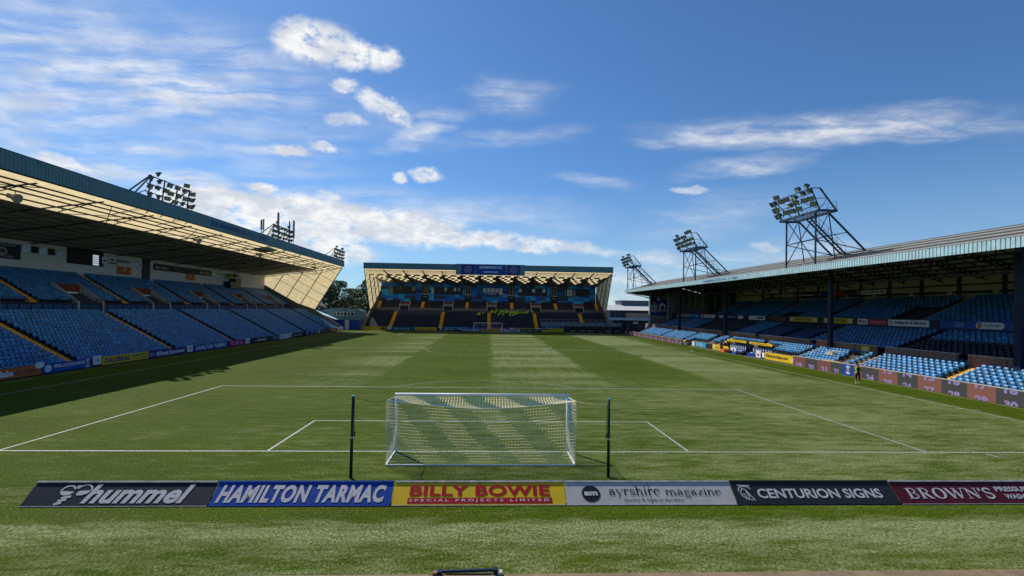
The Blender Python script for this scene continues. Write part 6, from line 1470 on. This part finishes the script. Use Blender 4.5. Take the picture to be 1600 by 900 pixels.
def school():
    t = thing('school', 'modern building with a pale curved roof and tan drum beyond the far right corner', 'building', (68, 196, 0))
    mb = MB(); mb.box((52, 192, 0), (110, 215, 6.4)); mb.build('wall', pm('dark_curtain_wall', (.045, .055, .065), .3, var=.2, scale=.3), t)
    mb = MB(); mb.box((50.0, 191.7, 0), (55.2, 214, 6.3)); mb.build('stone_end', pm('pale_stone', (.34, .32, .29), .8), t)
    mb = MB(); mb.ext([(-2.5, 6.35), (4.5, 8.55), (26, 9.2), (26, 8.9), (4.5, 8.25), (-2.5, 6.2)], lambda s, tt, z: (tt, 192+s, z), 50, 112); mb.build('roof', pm('pale_metal_roof', (.55, .54, .52), .5, var=.1), t)
    mb = MB()
    for i in range(26): mb.ext([(-2.5, 6.37), (4.5, 8.57), (4.5, 8.72), (-2.5, 6.5)], lambda s, tt, z: (tt, 192+s, z), 50.5+2.3*i, 50.65+2.3*i)
    mb.build('roof_seams', pm('seam_grey', (.42, .41, .40), .5), t)
    mb = MB(); mb.box((62, 198, 8.6), (112, 208, 10.6)); mb.build('clerestory', pm('grey_louvre', (.16, .17, .19), .5), t)
    mb = MB(); mb.box((61.2, 197.5, 10.6), (112.5, 208.5, 10.95)); mb.build('clerestory_roof', pm('dark_trim', (.08, .08, .09), .5), t)
    mb = MB(); n = 20; P = [(64.5+2.6*math.cos(math.pi+math.pi*i/n), 191.2+2.6*math.sin(math.pi+math.pi*i/n)) for i in range(n+1)]
    V = [(x, y, 2) for x, y in P]+[(x, y, 5.2) for x, y in P]; mb.poly(V, [(i, i+1, n+2+i, n+1+i) for i in range(n)]+[tuple(range(n+1, 2*n+2))]); mb.box((66, 189.5, 2), (72, 192, 5.1)); mb.build('drum', pm('tan_render', (.40, .28, .18), .8), t)
    mb = MB()
    for i in range(24): mb.box((55.5+2.3*i, 191.9, .5), (55.6+2.3*i, 191.97, 6.2))
    mb.build('mullions', m_grey, t)
    mb = MB(); mb.box((50, 188.5, 1.5), (112, 190.5, 3.0)); mb.build('canopy', pm('pale_canopy', (.42, .42, .45), .6), t)
school()
def compound():
    t = thing('equipment_shed', 'dark shed with pale doors in the gap right of the far stand', 'shed', (42, 118, 0)); mb = MB(); mb.box((36.8, 116, 0), (60, 121, 3.4)); mb.build('body', m_signblack, t)
    for x in (38.2, 40.4, 44.0): mb = MB(); mb.box((x, 115.9, .1), (x+.9, 115.98, 2.4)); mb.build('door', m_darkgrey, t)
    mb = MB(); mb.box((42.5, 115.9, 2.3), (44.0, 115.98, 3.0)); mb.build('sign_face', m_rim, t)
    t = thing('scaffold_stack', 'stack of tan boards and poles behind the right corner railing', 'stack', (44.8, 108, 0))
    for i in range(6): mb = MB(); mb.box((43.4+.1*i, 107+.06*i, .3+.42*i), (46.2-.08*i, 109, .62+.42*i)); mb.build('board', pm('tan_boards', (.36, .26, .18), .8, var=.3), t)
    t = thing('roller', 'yellow and black pitch machine behind the right corner wall', 'machine', (48.6, 106, 0)); mb = MB(); mb.box((47.6, 105.2, .9), (49.8, 106.6, 1.7)); mb.build('body', m_signyellow, t); mb = MB(); mb.box((46.6, 105, 0), (51, 106.8, .88)); mb.build('chassis', m_black, t)
    for x in (47.2, 50.2): mb = MB(); mb.tube((x, 104.9, .45), (x, 106.9, .45), .45, 14); mb.build('wheel', m_black, t)
    t = thing('corner_fence', 'dark sloping fence at the far end of the right stand front rows', 'fence', (37, 100, 0)); mb = MB()
    for i in range(12): y = 97.7+.1*i; x = 36.4+.55*i; mb.box((x, 98.1, 0), (x+.5, 98.2, .9+.14*i))
    mb.build('panels', m_black, t); mb = MB(); mb.bar((36.4, 98.0, 1.0), (42.6, 98.0, 2.7), .08); mb.build('rail', m_steel, t)
    t = thing('corner_wall', 'dark wall with small pale marks at the right corner of the far end', 'wall', (38, 104, 0)); mb = MB(); mb.box((36.9, 103.6, 0), (43.5, 103.9, 1.0)); mb.build('wall', m_signblack, t); mb = MB(); mb.box((36.85, 103.55, 1.0), (43.5, 103.95, 1.06)); mb.build('coping', m_darkgrey, t)
compound()
def flag(label, x, y):
    t = thing('corner_flag', label, 'flag', (x, y, 0), 'corner flags'); mb = MB(); mb.tube((x, y, 0), (x, y, 1.55), .02, 6); mb.build('pole', m_offwhite, t); mb = MB(); mb.poly([(x, y, 1.2), (x, y, 1.55), (x+.22, y+.3, 1.5), (x+.2, y+.32, 1.2), (x+.01, y, 1.2), (x+.01, y, 1.55)], [(0, 1, 2, 3)]); mb.build('cloth', m_signblue, t)
flag('corner flag at the far right corner of the pitch', 31.9, 102.3); flag('corner flag at the far left corner of the pitch', -32.3, 102.3)
# stray footballs on the pitch
def ball(x, y, label):
    t = thing('football', label, 'ball', (x, y, .11), 'footballs lying on the far half'); mb = MB(); n = 8
    for i in range(n):
        pass
    V = []; F = []; ns, nr = 12, 7
    for j in range(nr+1):
        for i in range(ns): a = math.pi*j/nr; b = 2*math.pi*i/ns; V.append((x+.11*math.sin(a)*math.cos(b), y+.11*math.sin(a)*math.sin(b), .115+.11*math.cos(a)))
    for j in range(nr):
        for i in range(ns): F.append((j*ns+i, j*ns+(i+1) % ns, (j+1)*ns+(i+1) % ns, (j+1)*ns+i))
    mb.poly(V, F); mb.build('ball', m_white, t, smooth=True)
for i, (x, y, l) in enumerate(((10.3, 83.5, 'farthest white ball on the pitch right of the far goal'), (10.3, 66.0, 'middle white ball on the pitch'), (9.9, 52.5, 'white ball close to the centre circle edge'), (31.5, 50.6, 'white ball by the right touchline'), (30.2, 74, 'far white ball by the right touchline'))): ball(x, y, l)

# ================================================================== PEOPLE
def skin_body(name, J, E, root, mats, colour, parent, sub=1):
    """continuous body grown from joints J {k:(pos,radius)} along edges E; colour(x,y,z)->slot in local space"""
    keys = list(J); me = bpy.data.meshes.new(name); me.from_pydata([J[k][0] for k in keys], [(keys.index(a), keys.index(b)) for a, b in E], [])
    o = bpy.data.objects.new(name, me); COL.objects.link(o); md = o.modifiers.new('s', 'SKIN'); md.use_smooth_shade = True
    for i, k in enumerate(keys):
        r_ = J[k][1]; r_ = r_ if isinstance(r_, tuple) else (r_, r_); me.skin_vertices[0].data[i].radius = r_; me.skin_vertices[0].data[i].use_root = (k == root)
    o.modifiers.new('u', 'SUBSURF').levels = sub; o.modifiers['u'].render_levels = sub
    bpy.context.view_layer.update(); nm = bpy.data.meshes.new_from_object(o.evaluated_get(bpy.context.evaluated_depsgraph_get())); bpy.data.objects.remove(o)
    nm.materials.clear()
    for m in mats: nm.materials.append(m)
    for p in nm.polygons: p.material_index = colour(*p.center)
    o = bpy.data.objects.new(name, nm); COL.objects.link(o); o.parent = parent; return o
def hand(J, E, wrist, side, key):
    w = Vector(J[wrist][0]); d = Vector((0, -.03, -.045)); J[key+'p'] = (tuple(w+Vector((0, -.02, -.05))), .026); E.append((wrist, key+'p'))
    for i in range(4):
        a = w+Vector((side*(-.03+.02*i), -.03, -.09)); J[key+'f%d' % i] = (tuple(a), .010); J[key+'g%d' % i] = (tuple(a+Vector((0, -.02, -.05+.006*abs(i-1)))), .008); E.append((key+'p', key+'f%d' % i)); E.append((key+'f%d' % i, key+'g%d' % i))
    a = w+Vector((-side*.045, -.03, -.05)); J[key+'t'] = (tuple(a), .011); E.append((key+'p', key+'t'))
def standing(loc, rotz, label, top, vest=None, shorts=True, cap=False, pose='phone', h=1.78):
    t = thing('person', label, 'person', loc); t.rotation_euler = (0, 0, rotz); s = h/1.78
    J = {'pel': ((0, 0, .96), (.175, .13)), 'wa': ((0, 0, 1.12), (.17, .125)), 'ch': ((0, .01, 1.34), (.19, .13)), 'nk': ((0, 0, 1.50), .058), 'hd0': ((0, -.01, 1.58), (.070, .08)), 'hd1': ((0, -.015, 1.69), (.075, .092)), 'hd2': ((0, -.005, 1.76), (.055, .065))}
    E = [('pel', 'wa'), ('wa', 'ch'), ('ch', 'nk'), ('nk', 'hd0'), ('hd0', 'hd1'), ('hd1', 'hd2')]
    for k, q in (('L', -1), ('R', 1)):
        st = .09*q
        J['hp'+k] = ((q*.10, 0, .90), .105); J['kn'+k] = ((q*.12, -.02-.05*(q+1)/2, .50), .07); J['an'+k] = ((q*.14, .02+st, .09), .05); J['ft'+k] = ((q*.13, -.13+st, .045), (.042, .038)); E += [('pel', 'hp'+k), ('hp'+k, 'kn'+k), ('kn'+k, 'an'+k), ('an'+k, 'ft'+k)]
        J['sh'+k] = ((q*.19, 0, 1.43), .058); J['el'+k] = ((q*.245, .03, 1.16), .042)
        J['wr'+k] = ((q*.10, -.24, 1.14), .028) if pose == 'phone' else ((q*.27, -.05, .92), .028); E += [('ch', 'sh'+k), ('sh'+k, 'el'+k), ('el'+k, 'wr'+k)]
        hand(J, E, 'wr'+k, q, 'h'+k)
    J = {k: (tuple(c*s for c in v[0]), v[1]) for k, v in J.items()}
    mats = [m_skin, top, m_dark, m_boot, m_white]
    def col(x, y, z):
        z /= s
        if z < .10: return 3
        if z < .17: return 4
        if z < .42: return 0 if shorts else 2
        if z < 1.0: return 2 if abs(x) < .23 and y > -.16 else 0
        if z < 1.49: return 1 if not (y < -.09 and z < 1.22 and abs(y) > .13) else 0
        return 0
    b = skin_body('body', J, E, 'pel', mats, col, t)
    def kid(name, V, F, mat, smooth=True):
        me = bpy.data.meshes.new(name); me.from_pydata([tuple(Vector(v)*s) for v in V], [], F); me.materials.append(mat); o = bpy.data.objects.new(name, me); COL.objects.link(o); o.parent = t
        if smooth: me.polygons.foreach_set('use_smooth', [True]*len(F))
        return o
    def dome(cx, cy, cz, rx, ry, rz, zlo=0.0, n=12, m=5):
        V = []; F = []
        for j in range(m+1):
            a = (math.pi/2)*(zlo+(1-zlo)*j/m)
            for i in range(n): V.append((cx+rx*math.cos(a)*math.cos(2*math.pi*i/n), cy+ry*math.cos(a)*math.sin(2*math.pi*i/n), cz+rz*math.sin(a)))
        for j in range(m):
            for i in range(n): F.append((j*n+i, j*n+(i+1) % n, (j+1)*n+(i+1) % n, (j+1)*n+i))
        return V, F
    V, F = dome(0, .0, 1.68, .098, .118, .125); kid('hair' if not cap else 'cap', V, F, m_dark)
    if cap: kid('peak', [(-.07, -.10, 1.70), (.07, -.10, 1.70), (.055, -.20, 1.675), (-.055, -.20, 1.675), (-.07, -.10, 1.715), (.07, -.10, 1.715), (.055, -.20, 1.688), (-.055, -.20, 1.688)], [(0, 1, 2, 3), (4, 7, 6, 5), (0, 4, 5, 1), (1, 5, 6, 2), (2, 6, 7, 3), (3, 7, 4, 0)], m_dark, False)
    for sx in (-1, 1):
        V, F = dome(sx*.028, -.092, 1.665, .011, .010, .009); kid('eye', V, F, m_ink); V, F = dome(sx*.083, .0, 1.65, .012, .022, .032); kid('ear', V, F, m_skin)
    kid('nose', [(-.012, -.095, 1.625), (.012, -.095, 1.625), (0, -.118, 1.628), (0, -.093, 1.67)], [(0, 1, 2), (0, 2, 3), (1, 3, 2)], m_skin, False); kid('mouth', [(-.022, -.0905, 1.598), (.022, -.0905, 1.598), (.022, -.094, 1.606), (-.022, -.094, 1.606)], [(0, 1, 2, 3)], pm('lip', (.25, .09, .07), .6), False)
    if vest:
        n = 16; V = []; F = []; prof = [(.96, .215, .175), (1.06, .21, .17), (1.2, .21, .17), (1.34, .235, .17), (1.44, .225, .15), (1.49, .15, .11)]
        for z, rx, ry in prof:
            for i in range(n+1): a = rad(-58)+rad(296)*i/n; V.append((rx*math.sin(a+math.pi/2+rad(-32)+math.pi/2) if False else rx*math.cos(a), .01+ry*math.sin(a), z))
        q = n+1
        for j in range(len(prof)-1):
            for i in range(n): F.append((j*q+i, j*q+i+1, (j+1)*q+i+1, (j+1)*q+i))
        kid('vest', V, F, vest)
    if pose == 'phone':
        kid('phone', [(-.04, -.30, 1.09), (.04, -.30, 1.09), (.04, -.36, 1.15), (-.04, -.36, 1.15), (-.04, -.293, 1.095), (.04, -.293, 1.095), (.04, -.353, 1.157), (-.04, -.353, 1.157)], [(0, 1, 2, 3), (4, 7, 6, 5), (0, 4, 5, 1), (1, 5, 6, 2), (2, 6, 7, 3), (3, 7, 4, 0)], m_black, False)
    return t
m_tee = pm('black_shirt', (.015, .015, .018), .85); m_polo = pm('dark_navy_shirt', (.02, .03, .07), .8)
standing((33.06, 19.99, 0), rad(-25), 'person in yellow vest, black shorts and cap looking at a phone by the screens', m_tee, m_hivis, True, True, 'phone', 1.78)
standing((37.6, 53.6, 0), rad(-60), 'person in dark clothes standing left of the far dugout, farther one of two', m_tee, None, False, False, 'stand', 1.8)
standing((37.2, 52.9, 0), rad(-80), 'person in navy top and shorts beside the far dugout, nearer one of two', m_polo, None, True, False, 'stand', 1.8)
def seated_proto(label, hv):
    t = thing('person', label, 'person', (0, 0, 0), 'stewards in yellow jackets in the far stand')
    J = {'pel': ((0, .05, .50), (.16, .13)), 'ch': ((0, .08, .88), (.19, .13)), 'nk': ((0, .05, 1.06), .06), 'hd': ((0, .03, 1.18), (.085, .1)), 'h2': ((0, .03, 1.28), (.06, .07))}; E = [('pel', 'ch'), ('ch', 'nk'), ('nk', 'hd'), ('hd', 'h2')]
    for k, q in (('L', -1), ('R', 1)): J['kn'+k] = ((q*.13, -.38, .52), .075); J['an'+k] = ((q*.13, -.36, .10), .05); J['ft'+k] = ((q*.14, -.5, .05), .045); J['sh'+k] = ((q*.22, .07, .98), .07); J['el'+k] = ((q*.27, -.05, .72), .055); J['wr'+k] = ((q*.14, -.28, .62), .04); E += [('pel', 'kn'+k), ('kn'+k, 'an'+k), ('an'+k, 'ft'+k), ('ch', 'sh'+k), ('sh'+k, 'el'+k), ('el'+k, 'wr'+k)]
    skin_body('body', J, E, 'pel', [m_skin, hv, m_dark], lambda x, y, z: 0 if z > 1.04 else (1 if z > .60 or (z > .46 and y > -.1) else 2), t)
    me = bpy.data.meshes.new('hair'); V = []; F = []; n = 8
    for j in range(4):
        for i in range(n): a = math.pi/2*j/3.2; V.append((.1*math.cos(a)*math.cos(6.283*i/n), .04+.12*math.cos(a)*math.sin(6.283*i/n), 1.22+.12*math.sin(a)))
    for j in range(3):
        for i in range(n): F.append((j*n+i, j*n+(i+1) % n, (j+1)*n+(i+1) % n, (j+1)*n+i))
    me.from_pydata(V, [], F); me.materials.append(m_dark); o = bpy.data.objects.new('hair', me); COL.objects.link(o); o.parent = t; return t
pr = seated_proto('person in a yellow high visibility jacket seated among the black seats of the far stand', m_hivis)
rr = random.Random(3); first = True; spots = []
for k, x0, x1, dens in ((14, 1.2, 12.8, .48), (13, 1.0, 13.0, .5), (12, 1.0, 9.0, .36), (11, 2.4, 7.6, .25), (13, -3.4, -.6, .25), (12, -3.0, -.7, .18), (11, -3.9, -.5, .2)):
    x = x0
    while x < x1:
        if rr.random() < dens: spots.append((k, x))
        x += .48
for k, x in spots[:56]:
    loc = (x+rr.uniform(-.05, .05), 107+LK[k]+.22, LZ[k]+rr.choice((0, 0, 0, .12)))
    if first: pr.location = loc; first = False
    else: copy_tree(pr, loc, rr.uniform(-.4, .4), rr.uniform(.94, 1.08))
